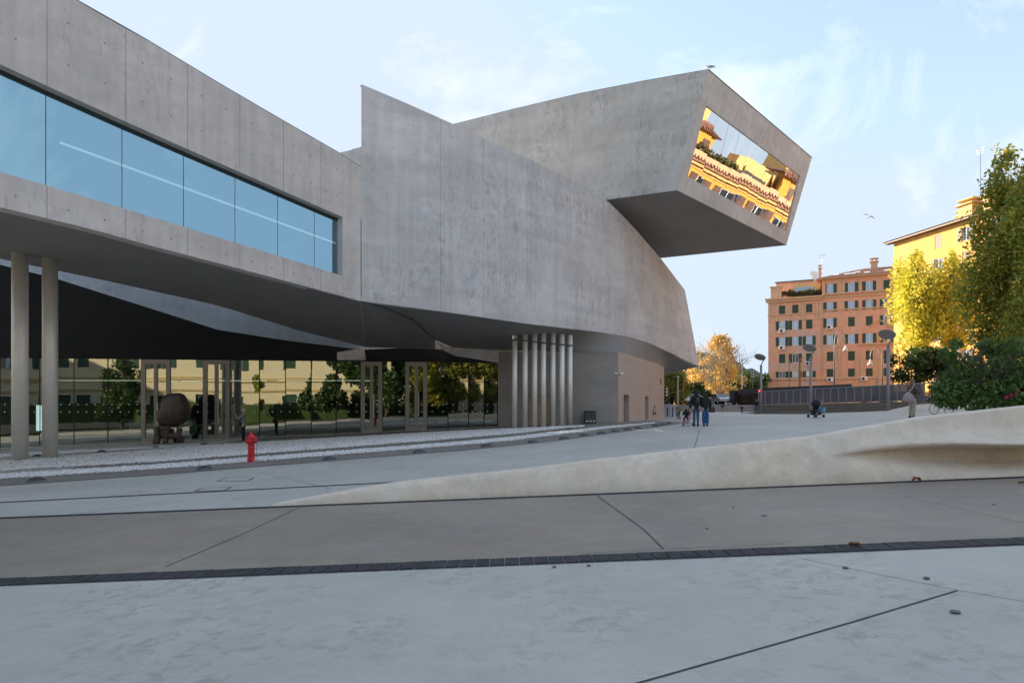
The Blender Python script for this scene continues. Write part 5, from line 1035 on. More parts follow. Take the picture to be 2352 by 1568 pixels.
mb = MB(); mb.tube([X(388, 1003, -.35), X(396, 999, -.35), X(410, 999, -.33), X(417, 1004, -.3)], .13, 8); mb.build('stretcher', M['bronze'], t, smooth=True, world=False)
mb = MB(); mb.lathe([(1.0, -.3), (1.0, 0), (.95, .03)], 20, (0, 0, 0)); mb.build('base_slab', M['strip'], t, world=False)
# steps and screen fence beyond the plaza
FL = lambda f: (P(1672, 951, 80).lerp(P(1745, 930, 90), f), P(2075, 950, 64).lerp(P(2160, 921, 75), f))
NS = 6
for i in range(NS):
    a0, b0 = FL(i / NS); a1, b1 = FL((i + 1) / NS); a1 = a1.copy(); b1 = b1.copy()
    z0, z1 = a1.z, b1.z; mb = MB(); e = .34; na = (a1 - a0) * .45; nb_ = (b1 - b0) * .45; dn = Vector((0, 0, -1.2))
    A0, B0 = Vector((a0.x, a0.y, z0)), Vector((b0.x, b0.y, z1)); A1, B1 = A0 + Vector((na.x, na.y, 0)), B0 + Vector((nb_.x, nb_.y, 0)); A2, B2 = Vector((a1.x, a1.y, z0)), Vector((b1.x, b1.y, z1))
    lip = Vector((0, 0, -.075)); rc = Vector((.02, .05, 0)); mb.add([A0, B0, B1, A1, A0 + lip, B0 + lip], [[0, 1, 2, 3], [4, 5, 1, 0]]); tr_ = mb.build('terrace_step', M['step'], None); tr_['kind'] = 'structure'; mb = MB(); mb.quad(A0 + dn + rc, B0 + dn + rc, B0 + rc + lip * .9, A0 + rc + lip * .9); mb.build('step_riser', M['earth'], tr_)
    mb = MB(); mb.quad(A1 - Vector((0, 0, .03)), B1 - Vector((0, 0, .03)), B2 - Vector((0, 0, .03)), A2 - Vector((0, 0, .03))); mb.build('planted_tread', M['earth'], tr_)
a1, b1 = FL(1); mb = MB(); mb.ruled([Vector((a1.x, a1.y, a1.z)), Vector((b1.x, b1.y, b1.z))], [Vector((a1.x + 4, a1.y + 9, 1.75)), Vector((b1.x + 10, b1.y + 16, 1.8))], 3); o = mb.build('upper_terrace', M['earth'], None); o['kind'] = 'structure'
xs_ = rngf(20, 140, 6); mb = MB(); mb.ruled([Vector((x, 96 if x < 50 else 86, 1.66 if x < 50 else 1.82)) for x in xs_], [Vector((x, 150, 1.66)) for x in xs_]); o = mb.build('street', M['asphalt'], None); o['kind'] = 'structure'
o = grid_sheet('paved_slope', rngf(16, 36, 2), rngf(80, 95, 1), M['pavebrown'], .03)
mb = MB(); q0 = [P(1995, 951.5, 62), P(2120, 947, 57), P(2330, 939, 52)]; q1 = [P(2060, 938, 66), P(2100, 929, 66), P(2330, 917, 62)]; mb.ruled(q0, q1, 2); o = mb.build('plaza_ramp', M['floor'], None); o['kind'] = 'structure'
ft = thing('screen_fence', 'grey steel fence with translucent grey panels above the steps', 'fence', P(1745, 929, 89)); fa, fb_ = P(1742, 930.5, 89.5), P(2145, 919.5, 75); nP = 22; ha, hb2 = 1.78, 1.95
for i in range(nP):
    p, r_ = fa.lerp(fb_, i / nP), fa.lerp(fb_, (i + 1) / nP); h0 = ha + (hb2 - ha) * i / nP; mb = MB(); mb.box(p + Vector((0, 0, h0 / 2 - .15)), (.09, .09, h0 + .4)); mb.build('post', M['greymetal'], ft)
    if i < nP - 1:
        d = (r_ - p).normalized() * .06; mb = MB(); mb.quad(p + d + Vector((0, 0, .12)), r_ - d + Vector((0, 0, .12)), r_ - d + Vector((0, 0, h0 - .06)), p + d + Vector((0, 0, h0 - .06))); mb.build('screen_panel', M['glass_fence'], ft)
e = fa.lerp(fb_, (nP - 1) / nP); mb = MB(); mb.tube([fa + Vector((0, 0, .1)), e + Vector((0, 0, .1))], .04, 4); mb.build('lower_rail', M['greymetal'], ft); mb = MB(); mb.tube([fa + Vector((0, 0, ha)), fb_ + Vector((0, 0, hb2)), P(2330, 903, 70)], .07, 4); mb.build('upper_rail', M['greymetal'], ft)
wf = thing('mesh_fence', 'thin wire mesh fence running behind the tree trunks at right', 'fence', P(2145, 919, 76)); mb = MB(); wa, wb2 = P(2050, 920, 79), P(2420, 914, 70)
for i in range(9): p = wa.lerp(wb2, i / 8); mb.tube([p, p + Vector((0, 0, 2.1))], .045, 5)
mb.build('post', M['black'], wf); mb = MB()
for k in range(9): mb.tube([wa + Vector((0, 0, .3 + .2 * k)), wb2 + Vector((0, 0, .3 + .2 * k))], .008, 3)
o = mb.build('mesh_wire', M['greymetal'], wf); o['kind'] = 'stuff'
# dark kiosk / stop canopy
ka = P(1700, 928, 98); t = thing('tram_stop_kiosk', 'dark glazed kiosk with a long flat canopy behind the fence', 'kiosk', ka)
mb = MB(); c0_, c1_ = P(1697, 900, 98), P(1957, 889, 90); mb.tube([c0_, c1_], .55, 4); mb.build('canopy', plain('canopy_dark', (.035, .035, .04), .5), t)
mb = MB(); p = P(1715, 912, 99); mb.box(p + Vector((0, 1, -.1)), (3.6, 2.4, 2.2)); mb.build('booth', M['black'], t)
for px in (1708, 1722): mb = MB(); p = P(px, 912, 97.6); mb.box(p, (.8, .04, 1.5)); mb.build('booth_window', M['carglass'], t)
for px in (1742, 1800, 1860, 1920): mb = MB(); p = P(px, 925, 96 - (px - 1742) * .03); mb.tube([p - Vector((0, 0, .4)), p + Vector((0, 0, 1.8))], .06, 5); mb.build('canopy_post', M['black'], t)
p = P(1744.5, 897, 88.5); mb = MB(); mb.ell(p, (.12, .1, .12), 8, 6); mb.build('red_signal', M['redlight'], t)
# white tarpaulin stand by the museum end
a, b = P(1526, 957.5, 66), P(1561, 956.5, 64); c = P(1526, 927, 68); d = P(1557, 930, 66.5); t = thing('tarpaulin_stand', 'white tarpaulin sheet stretched over a low stand at the museum end', 'stand', (a + b) / 2)
mb = MB(); n_ = 8; vs = []
for j in range(5):
    for i in range(n_ + 1): u = i / n_; v = j / 4; p = a.lerp(b, u).lerp(c.lerp(d, u), v) + Vector((0, .25 * math.sin(u * 9 + v * 2) * (1 - v), -.15 * math.sin(math.pi * v))); vs.append(p)
mb.add(vs, [[j * (n_ + 1) + i, j * (n_ + 1) + i + 1, (j + 1) * (n_ + 1) + i + 1, (j + 1) * (n_ + 1) + i] for j in range(4) for i in range(n_)]); mb.build('tarpaulin', M['tarp'], t, smooth=True)
for px in (1533, 1545, 1554): mb = MB(); p = P(px, 958, 63.5); mb.tube([p, p + Vector((0, 0, .95))], .05, 5); mb.build('stake', M['black'], t)
# birds
def bird(p, L_, label, flying):
    t = thing('gull' if not flying else 'flying_gull', label, 'bird', p); mb = MB(); mb.ell((0, 0, 0), (L_ * .5, L_ * .16, L_ * .15), 10, 8, fn=lambda v: Vector((v.x, v.y * (1 - .5 * max(0, v.x / L_)), v.z))); mb.ell((-L_ * .5, 0, L_ * .14), (L_ * .11, L_ * .09, L_ * .1), 8, 6)
    mb.tube([(-L_ * .58, 0, L_ * .13), (-L_ * .7, 0, L_ * .1)], [L_ * .03, .002], 5); mb.build('body', M['white'], t, smooth=True, world=False); g = plain('gull_grey', (.28, .29, .31), .7)
    for sg in (-1, 1):
        mb = MB()
        if flying: mb.ruled([(-.15 * L_, 0, .02), (-.2 * L_, sg * .5 * L_, .14 * L_), (.0, sg * 1.05 * L_, .02 * L_)], [(.15 * L_, 0, .02), (.1 * L_, sg * .5 * L_, .13 * L_), (.12 * L_, sg * 1.05 * L_, .01 * L_)])
        else: mb.ell((.12 * L_, sg * .13 * L_, .03 * L_), (.42 * L_, .05 * L_, .1 * L_), 8, 6)
        mb.build('wing', g, t, world=False)
        if not flying: mb = MB(); mb.tube([(0, sg * .05 * L_, -.12 * L_), (0, sg * .05 * L_, -.35 * L_)], .012, 4); mb.build('leg', M['rust'], t, world=False)
    mb = MB(); mb.quad((.4 * L_, -.08 * L_, 0), (.7 * L_, -.12 * L_, -.02), (.7 * L_, .12 * L_, -.02), (.4 * L_, .08 * L_, 0)); mb.build('tail', g, t, world=False); return t
bird(TL + Vector((.12, .1, .2)), .45, 'white gull perched on the highest corner of the box', False); bt_ = bird(P(1996, 497, 60), .5, 'small gull flying over the sky right of the box', True); bt_.rotation_euler = (.5, .1, 1.35)

# ------------------------------------------------------------------ parked cars
def make_car(name, label, p, yaw, col, L_=4.2, h=1.48):
    t = thing(name, label, 'car', p, yaw, 'cars parked along the street'); Wd = 1.74; k = L_ / 4.2; hz = h / 1.48
    prof = [(-2.08, .42), (-2.1, .62), (-2.05, .80), (-1.55, .93), (-1.1, .98), (1.35, 1.0), (1.85, .92), (2.05, .78), (2.1, .5), (2.05, .36)]
    mb = MB(); n = len(prof); vs = []
    for y, s_ in ((-Wd / 2 + .08, .97), (-Wd / 2, 1.0), (Wd / 2, 1.0), (Wd / 2 - .08, .97)): vs += [(x * k * s_, y, z * hz) for x, z in prof]
    mb.add(vs, [[j * n + i, j * n + i + 1, (j + 1) * n + i + 1, (j + 1) * n + i] for j in range(3) for i in range(n - 1)] + [list(range(n)), [3 * n + i for i in range(n)][::-1]]); mb.quad(*[(x * k, y, .34) for x, y in ((-2.05, -.85), (2.05, -.85), (2.05, .85), (-2.05, .85))]); body = mb.build('body', paint(col), t, world=False, fixn=True)
    cab = [(-1.25, .95), (-.55, 1.44), (.75, 1.48), (1.45, 1.0)]; mb = MB(); vs = []
    for y, ins_ in ((-.8, 0), (-.66, 1), (.66, 1), (.8, 0)): vs += [((x * (1 if z < 1.2 else .97)) * k, y, z * hz) for x, z in cab]
    A_b = [Vector((x * k, -.80, z * hz)) if z < 1.2 else Vector((x * k, -.64, z * hz)) for x, z in cab]; B_b = [Vector((v.x, -v.y, v.z)) for v in A_b]
    mb.quad(A_b[1], A_b[2], B_b[2], B_b[1]); mb.build('roof', paint(col), t, world=False)
    for q in ((A_b[0], A_b[1], B_b[1], B_b[0]), (A_b[2], A_b[3], B_b[3], B_b[2]), (A_b[0], A_b[3], A_b[2], A_b[1]), (B_b[0], B_b[1], B_b[2], B_b[3])): mb = MB(); mb.quad(*q); mb.build('window', M['carglass'], t, world=False)
    mb = MB()
    for Q in (A_b, B_b):
        for i in range(3): mb.tube([Q[i], Q[i + 1]], .035, 4)
        mb.tube([Vector((.15, Q[0].y, .98 * hz)), Vector((.15, Q[1].y, 1.46 * hz))], .035, 4)
    mb.build('pillar', paint(col), t, world=False)
    for x in (-1.3, 1.28):
        for sg in (-1, 1):
            mb = MB(); mb.lathe([(.31, -.1), (.325, -.07), (.325, .07), (.31, .1)], 16, (x * k, sg * .77, .32), Matrix.Rotation(rad(90), 3, 'X')); w_ = mb.build('wheel', M['rubber'], t, world=False); mb = MB(); mb.lathe([(.20, .0), (.19, .02), (.05, .03)], 12, (x * k, sg * .87, .32), Matrix.Rotation(rad(90 if sg < 0 else -90), 3, 'X')); mb.build('rim', M['steel'], w_, world=False)
    for sg in (-1, 1):
        mb = MB(); mb.ell((-2.03 * k, sg * .62, .70 * hz), (.08, .18, .09), 8, 6); mb.build('headlight', M['white'], t, world=False); mb = MB(); mb.box((2.06 * k, sg * .66, .78 * hz), (.05, .24, .14)); mb.build('tail_light', M['red'], t, world=False)
        mb = MB(); mb.box((-.95 * k, sg * .92, .98 * hz), (.12, .18, .12)); mb.build('mirror', paint(col), t, world=False)
    mb = MB(); mb.box((-2.1 * k, 0, .5), (.04, .5, .12)); mb.build('number_plate', M['white'], t, world=False)
    return t
def cp(px, py, D): p = P(px, py, D); p.z = 1.67 if p.x < 50 else 1.83; return p
CARS = [(1651, 930, 104, 1.75, (.68, .69, .70), 'silver car seen end-on just right of the couple'), (1668, 930, 108, .35, (.10, .13, .17), 'dark blue-grey car parked beyond the white railing'), (1683, 930, 106, .6, (.07, .085, .10), 'black car nearest the kiosk'), (1676, 925, 118, .2, (.42, .45, .48), 'grey car in the second row behind the dark ones'), (1692, 925, 120, 0, (.16, .22, .27), 'tall dark car behind, beside the kiosk'),
        (1572, 931, 98, 1.7, (.60, .61, .62), 'white car beyond the beige-jacket man'), (1589, 931, 100, .25, (.66, .64, .60), 'white car half hidden by the couple'), (1548, 930, 108, .0, (.06, .07, .1), 'dark car beyond the tarpaulin stand'),
        (2012, 917, 92, .0, (.045, .06, .08), 'dark hatchback behind the fence, left of the blue car'), (2065, 917, 92, .05, (.02, .06, .16), 'blue car in front of the yellow block corner'), (2120, 916, 94, .1, (.30, .31, .33), 'grey car behind the two tree trunks'), (2165, 915, 92, .0, (.05, .08, .20), 'dark blue car right of the tree trunks'), (2235, 916, 90, .05, (.5, .5, .5), 'light car hidden behind the bush')]
for px, py, D, yaw, col, lab in CARS: make_car('parked_car', lab, cp(px, py, D), yaw, col, h=1.48 + random.uniform(-.04, .14))
rl = thing('white_railing', 'white painted railing in front of the parked dark cars', 'railing', P(1660, 934, 93)); mb = MB(); A_r, B_r = P(1641, 934.5, 93), P(1692, 933, 93)
mb.tube([A_r, B_r], .045, 5); mb.build('lower_rail', M['white'], rl); 
for i in range(5): p = A_r.lerp(B_r, i / 4); mb = MB(); mb.tube([p - Vector((0, 0, .2)), p + Vector((0, 0, .45))], .04, 5); mb.build('upright', M['white'], rl)
mb = MB(); mb.tube([A_r.lerp(B_r, .5) + Vector((0, 0, .45)), A_r.lerp(B_r, .75) + Vector((0, 0, .45))], .045, 5); mb.build('upper_rail', M['white'], rl)
# ------------------------------------------------------------------ bicycle, child's bicycle, stroller
def wheel_set(t, pts, R, tyre, rim):
    for c in pts:
        mb = MB(); mb.torus(c, R, R * .06, 'y', 24, 5); w_ = mb.build('wheel', tyre, t, world=False); mb = MB(); c = Vector(c)
        for i in range(9): a = math.pi * i / 9; d = Vector((math.cos(a), 0, math.sin(a))) * R; mb.tube([c - d, c + d], .004, 3)
        mb.tube([c - Vector((0, .04, 0)), c + Vector((0, .04, 0))], .03, 6); mb.build('spokes', rim, w_, world=False)
def bicycle(name, label, p, yaw, R, wb_, col, tyre=None):
    t = thing(name, label, 'bicycle', p, yaw); a, b = Vector((-wb_ / 2, 0, R)), Vector((wb_ / 2, 0, R)); wheel_set(t, [a, b], R, tyre or M['rubber'], M['steel']); k = R / .34; bbk = Vector((.02 * k, 0, R * .85)); st = Vector((.2 * k, 0, R + .42 * k)); hd = Vector((-.36 * k, 0, R + .48 * k)); hl_ = Vector((-.40 * k, 0, R + .3 * k))
    mb = MB()
    for q in ((bbk, st), (st, hd), (bbk, hl_), (hd, hl_), (bbk, b), (st, b), (hl_, a)): mb.tube(q, .018 * k, 6)
    mb.build('frame', paint(col), t, world=False); mb = MB(); mb.ell(st + Vector((.02, 0, .14 * k)), (.14 * k, .07 * k, .035 * k), 10, 6); mb.tube([st, st + Vector((.01, 0, .13 * k))], .014 * k, 5); mb.build('saddle', M['black'], t, world=False)
    mb = MB(); h2 = hd + Vector((-.02, 0, .12 * k)); mb.tube([hd, h2], .015 * k, 5); mb.tube([h2 + Vector((.08 * k, -.28 * k, .02)), h2 + Vector((-.03, -.1, 0)), h2 + Vector((-.03, .1, 0)), h2 + Vector((.08 * k, .28 * k, .02))], .013 * k, 5); mb.build('handlebar', M['black'], t, world=False)
    mb = MB(); mb.lathe([(.09 * k, -.005), (.09 * k, .005)], 14, bbk + Vector((0, -.05 * k, 0)), Matrix.Rotation(rad(90), 3, 'X')); mb.tube([bbk + Vector((0, -.06 * k, 0)), bbk + Vector((.1 * k, -.07 * k, -.13 * k))], .01, 4); mb.tube([bbk + Vector((0, .06 * k, 0)), bbk + Vector((-.1 * k, .07 * k, .13 * k))], .01, 4); mb.build('crank', M['steel'], t, world=False); return t
def ground_at(px, py, D): p = P(px, py, D); return p
p = gp(2162, 950.5); bicycle('bicycle', 'black city bicycle leaning behind the bush, front wheel showing', p + Vector((0, 0, .0)), .1, 11.3 / FPX * p.y, 37 / FPX * p.y, (.02, .02, .022))
p = gp(1576, 977.5); cbk = bicycle('child_bicycle', 'small pink child bicycle with training wheels', p, rad(-86), .17, .55, (.55, .02, .10), paint((.45, .02, .09)))
for sg in (-1, 1): mb = MB(); mb.torus((.27, sg * .24, .075), .07, .018, 'y', 14, 5); mb.tube([(.27, sg * .05, .17), (.27, sg * .22, .08)], .012, 4); mb.build('training_wheel', M['rubber'], cbk, world=False)
p = gp(1874, 958.5); t = thing('stroller', 'black baby stroller with a light blue bag hung on it', 'stroller', p, rad(28)); k = 42 / FPX * p.y / 1.05; navy = plain('navy_canvas', (.012, .014, .024), .8); coral = plain('coral_strap', (.42, .20, .16), .7)
mb = MB(); mb.ell((0, 0, .78 * k), (.26 * k, .24 * k, .27 * k), 14, 10, fn=lambda v: Vector((v.x + .12 * k * (v.z < 0) * 0, v.y, max(v.z, -.12 * k)))); mb.build('hood', navy, t, smooth=True, world=False)
mb = MB(); mb.box((.04 * k, 0, .55 * k), (.12 * k, .4 * k, .5 * k), M=Matrix.Rotation(rad(14), 3, 'Y')); mb.box((-.14 * k, 0, .38 * k), (.38 * k, .4 * k, .1 * k)); mb.build('seat', navy, t, bevel=.03, world=False); mb = MB(); mb.box((0, 0, .22 * k), (.5 * k, .38 * k, .16 * k)); mb.build('basket', M['black'], t, bevel=.03, world=False)
mb = MB()
for sg in (-1, 1): y = sg * .24 * k; mb.tube([(-.36 * k, y, .1 * k), (-.1 * k, y, .42 * k), (.28 * k, y, .95 * k), (.36 * k, y, 1.0 * k)], .016 * k, 6); mb.tube([(-.05 * k, y, .45 * k), (.34 * k, y, .1 * k)], .016 * k, 6)
mb.tube([(.36 * k, -.24 * k, 1.0 * k), (.36 * k, .24 * k, 1.0 * k)], .018 * k, 6); mb.build('frame', M['greymetal'], t, world=False)
for x, y in ((-.36, -.22), (-.36, .22), (.34, -.25), (.34, .25)): mb = MB(); mb.lathe([(.085 * k, -.03), (.09 * k, 0), (.085 * k, .03)], 14, (x * k, y * k, .09 * k), Matrix.Rotation(rad(90), 3, 'X')); mb.build('wheel', M['rubber'], t, world=False)
mb = MB()
for sg in (-.6, .6): mb.tube([(.20 * k, sg * .2 * k, 1.02 * k), (.3 * k, sg * .22 * k, .8 * k), (.36 * k, sg * .2 * k, .5 * k)], .016 * k, 5)
mb.build('strap', coral, t, world=False); sbp = p
t2 = thing('blue_bag', 'light blue patterned bag hanging at the back of the stroller', 'bag', p + Vector((.32 * k, -.12 * k, .42 * k)), rad(28)); mb = MB(); mb.box((0, 0, 0), (.14 * k, .36 * k, .26 * k)); mb.build('bag_body', plain('blue_print_fabric', (.12, .38, .62), .6, var=.5, scale=9), t2, bevel=.04, world=False)
mb = MB(); mb.tube([(0, -.13 * k, .12 * k), (0, -.08 * k, .3 * k), (0, .08 * k, .3 * k), (0, .13 * k, .12 * k)], .012, 5); mb.build('bag_handle', plain('blue_handle', (.1, .3, .5), .6), t2, world=False)

# ------------------------------------------------------------------ people
BASE = {'pel': (0, 0, .525), 'wai': (0, 0, .60), 'che': (0, .005, .715), 'nb': (0, -.005, .815), 'nk': (0, .0, .85), 'chin': (0, .012, .885), 'hd': (0, .004, .935), 'cr': (0, -.004, .968),
        'sl': (-.108, 0, .79), 'sr': (.108, 0, .79), 'el': (-.135, -.01, .625), 'er': (.135, -.01, .625), 'wl': (-.135, .03, .485), 'wr': (.135, .03, .485),
        'hl': (-.052, 0, .50), 'hr': (.052, 0, .50), 'kl': (-.056, .012, .285), 'kr': (.056, .012, .285), 'al': (-.056, -.012, .05), 'ar': (.056, -.012, .05)}
RB = {'pel': .072, 'wai': .062, 'che': .075, 'nb': .042, 'nk': .032, 'chin': .036, 'hd': .052, 'cr': .036, 's': .040, 'e': .027, 'w': .019, 'h': .050, 'k': .034, 'a': .022}
def rget(k, extra=0): return RB.get(k, RB.get(k[0], .03)) + extra
def skin(chains, joints, extra, root, scale, over={}):
    names = []; edges = []
    for ch in chains:
        for a in ch:
            if a not in names: names.append(a)
        for a, b in zip(ch, ch[1:]): edges.append((names.index(a), names.index(b)))
    me = bpy.data.meshes.new('skin'); me.from_pydata([tuple(Vector(joints[n]) * scale) for n in names], edges, []); o = bpy.data.objects.new('skin', me); COL.objects.link(o)
    md = o.modifiers.new('s', 'SKIN'); md.use_smooth_shade = True
    for i, nme in enumerate(names):
        r = (over.get(nme) or rget(nme, extra)) * scale; me.skin_vertices[0].data[i].radius = (r, r * (.82 if nme in ('che', 'wai', 'pel') else 1)); me.skin_vertices[0].data[i].use_root = (nme == root)
    sb_ = o.modifiers.new('u', 'SUBSURF'); sb_.levels = 1
    dg = bpy.context.evaluated_depsgraph_get(); ev = o.evaluated_get(dg); m2 = ev.to_mesh(); vs = [v.co.copy() for v in m2.vertices]; fs = [list(p.vertices) for p in m2.polygons]; ev.to_mesh_clear(); bpy.data.objects.remove(o); bpy.data.meshes.remove(me)
    mb = MB(); mb.add(vs, fs); return mb
def person(label, base, h, yaw, top, legs, pose={}, hair=(.03, .02, .015), hairstyle='short', shoe=(.02, .018, .016), group=None, hands='relaxed', jw=.012, hood=None, skirt_len=.46, legx=.007, sleeve=True, legover=None, upto=None):
    J = dict(BASE); J.update(pose); t = thing('person', label, 'person', base, yaw, group); sc = h / .985
    mb = skin([['pel', 'wai', 'che', 'nb', 'nk', 'chin', 'hd', 'cr'], ['che', 'sl', 'el', 'wl'], ['che', 'sr', 'er', 'wr'], ['pel', 'hl', 'kl', 'al'], ['pel', 'hr', 'kr', 'ar']], J, 0, 'pel', sc)
    V = lambda k: Vector(J[k]) * sc; H = V('hd')
    hf = (V('chin') - V('nk')); fwd = Vector((0, 1, 0)); up = (V('cr') - V('nk')).normalized(); hy = pose.get('_headyaw', 0); fwd = Matrix.Rotation(hy, 3, 'Z') @ fwd; fwd = (fwd - up * fwd.dot(up)).normalized(); rt = fwd.cross(up)
    mb.ell(H + fwd * .052 * sc - up * .012 * sc, (.009 * sc, .014 * sc, .013 * sc), 6, 5)
    for s_ in (-1, 1): mb.ell(H + rt * s_ * .05 * sc - up * .01 * sc, (.008 * sc, .012 * sc, .018 * sc), 6, 5)
    for s_, w_, e_ in ((-1, 'wl', 'el'), (1, 'wr', 'er')):  # palm and five fingers
        w = V(w_); d = (w - V(e_)).normalized(); side = d.cross(Vector((0, 1, 0)) if abs(d.y) < .8 else Vector((0, 0, 1))).normalized(); nn = d.cross(side); palm = w + d * .030 * sc
        mb.tube([w - d * .008 * sc, palm, w + d * .055 * sc], [.015 * sc, .021 * sc, .018 * sc], 6); curl = .5 if hands == 'relaxed' else 1.1
        for i, (off, ln) in enumerate(((-.016, .040), (-.0055, .047), (.0055, .044), (.016, .034))):
            a = w + d * .052 * sc + side * off * sc; m_ = a + (d * math.cos(curl * .5) + nn * math.sin(curl * .5)) * ln * .5 * sc; e_ = m_ + (d * math.cos(curl) + nn * math.sin(curl)) * ln * .5 * sc; mb.tube([a - d * .01 * sc, m_, e_], [.0052 * sc, .005 * sc, .0038 * sc], 5)
        a = w + d * .018 * sc - side * s_ * .016 * sc; mb.tube([a, a + (d * .6 - side * s_ * .7) * .022 * sc, a + (d * 1.0 - side * s_ * .75) * .042 * sc], [.007 * sc, .006 * sc, .0045 * sc], 5)
    mb.mi = 0; mb.build('body', M['skin'], t, smooth=True, world=False)
    m2 = MB()
    for s_ in (-1, 1): m2.ell(H + fwd * .048 * sc + rt * s_ * .02 * sc + up * .004 * sc, (.006 * sc,) * 3, 6, 5)
    m2.build('eyes', M['dark'], t, world=False); m2 = MB(); m2.box(H + fwd * .043 * sc - up * .038 * sc, (.022 * sc, .01 * sc, .005 * sc)); m2.build('mouth', plain('lip', (.35, .14, .12), .6), t, world=False)
    Jt = dict(J); Jt['hem'] = tuple(Vector(J['pel']).lerp(Vector(J['wai']), (skirt_len - .525) / .075))
    jk = skin([['hem', 'wai', 'che', 'nb'], ['che', 'sl', 'el', 'wl'], ['che', 'sr', 'er', 'wr']], Jt, jw, 'wai', sc, {'hem': .078 + jw * .7, 'nb': .05 + jw * .4, 'wl': .022 + jw * .8, 'wr': .022 + jw * .8}); jk.build('jacket', top, t, smooth=True, world=False)
    tr = skin([['wai2', 'pel', 'hl', 'kl', 'al'], ['pel', 'hr', 'kr', 'ar']], dict(J, wai2=tuple(Vector(J['pel']).lerp(Vector(J['wai']), .5))), legx, 'pel', sc, dict({'wai2': .068}, **(legover or {}))); tr.build('trousers', legs, t, smooth=True, world=False)
    for k_, tz in (('al', 'tl'), ('ar', 'tr')):
        a = V(k_); kn = V(k_[0].replace('a', 'k') + k_[1]); m2 = MB(); f = pose.get('_toe' + k_[1], Vector((0, 1, -.12))); f = Vector(f).normalized(); hz_ = a - Vector((0, 0, .02 * sc)); m2.tube([hz_ - f * .035 * sc, hz_ - f * .01 * sc - Vector((0, 0, .005 * sc)), hz_ + f * .05 * sc, hz_ + f * .105 * sc], [.024 * sc, .030 * sc, .026 * sc, .014 * sc], 8); m2.tube([a + Vector((0, 0, .025 * sc)), hz_], .027 * sc, 8); m2.build('shoe', plain('shoe_leather', shoe, .6), t, smooth=True, world=False)
    if hood is not None:
        m2 = MB(); m2.ell(H - fwd * .006 * sc + up * .004 * sc, (.064 * sc, .072 * sc, .075 * sc), 12, 9); m2.tube([V('nb') - up * .005 * sc, V('chin') - fwd * .01 * sc], [.075 * sc, .06 * sc], 10); m2.build('hood', hood, t, smooth=True, world=False)
    else:
        hm = plain('hair', hair, .7, var=.3, scale=30); m2 = MB(); Rm = Matrix((rt, fwd, up)).transposed()
        def cut(v): return Vector((v.x, v.y if not (v.y > .01 * sc and v.z < .015 * sc) else .01 * sc, max(v.z, -.045 * sc)))
        m2.ell(H - fwd * .006 * sc + up * .006 * sc, (.059 * sc, .066 * sc, .062 * sc), 14, 10, Rm, cut)
        if hairstyle == 'long': m2.ell(H - fwd * .035 * sc - up * .05 * sc, (.055 * sc, .035 * sc, .09 * sc), 12, 8, Rm)
        m2.build('hair', hm, t, smooth=True, world=False)
    return t
cloth = lambda n, c: plain(n, c, .9, var=.22, scale=11)
def hgt(pyt, pyb, D): return (pyb - pyt) / FPX * D
# the couple walking away
D = gp(1600, 978.5).y; h1 = hgt(896, 978.5, D)
dg_ = cloth('dark_green_jacket', (.012, .022, .020)); jean = cloth('blue_denim', (.035, .085, .16)); jean2 = cloth('bright_blue_denim', (.02, .085, .22)); blk = cloth('black_cloth', (.012, .012, .013))
pm1 = person('taller walker from behind in dark green hooded jacket, arm round the companion', gp(1599, 978.5), h1, .0, dg_, jean, {'sr': (.11, 0, .79), 'er': (.205, .0, .735), 'wr': (.33, -.04, .765), 'el': (-.155, -.0, .63), 'wl': (-.16, .03, .475), 'al': (-.045, .02, .05), 'ar': (.04, -.03, .05), 'kl': (-.05, .03, .285), 'kr': (.05, .02, .285)}, hood=dg_, jw=.022, group='couple walking away', legx=.010)
pk = thing('backpack', 'black backpack worn by the taller walker', 'backpack', gp(1599, 978.5)); sc = h1 / .985; mb = MB(); mb.ell((.0, -.135 * sc, .665 * sc), (.075 * sc, .06 * sc, .125 * sc), 14, 10); mb.build('pack', M['black'], pk, smooth=True, world=False)
mb = MB(); mb.ell((.0, -.18 * sc, .62 * sc), (.055 * sc, .03 * sc, .06 * sc), 10, 8); mb.build('pocket', blk, pk, smooth=True, world=False)
for sg in (-1, 1): mb = MB(); mb.tube([(sg * .05 * sc, -.11 * sc, .77 * sc), (sg * .065 * sc, -.02 * sc, .835 * sc), (sg * .07 * sc, .09 * sc, .76 * sc)], .013 * sc, 6); mb.build('strap', M['black'], pk, world=False)
h2 = hgt(905, 978.5, D); w2 = person('shorter walker seen from behind in black jacket and wide bright blue jeans', gp(1620.5, 978), h2, .0, blk, jean2, {'el': (-.12, .06, .65), 'wl': (-.06, .13, .6), 'er': (.15, .0, .64), 'wr': (.135, .06, .52), 'al': (-.05, -.01, .05), 'ar': (.05, .01, .05)}, hair=(.012, .01, .009), hairstyle='long', jw=.02, group='couple walking away', legx=.012, legover={'kl': .058, 'kr': .058, 'al': .062, 'ar': .062})
hb_ = thing('handbag', 'black handbag on the arm of the shorter walker', 'handbag', gp(1620.5, 978) + Vector((.33, .05, .78))); mb = MB(); mb.box((0, 0, 0), (.26, .14, .27)); mb.build('bag_body', M['black'], hb_, bevel=.03, world=False); mb = MB(); mb.tube([(-.08, 0, .12), (-.05, 0, .3), (.05, 0, .3), (.08, 0, .12)], .012, 6); mb.build('bag_handle', M['black'], hb_, world=False)
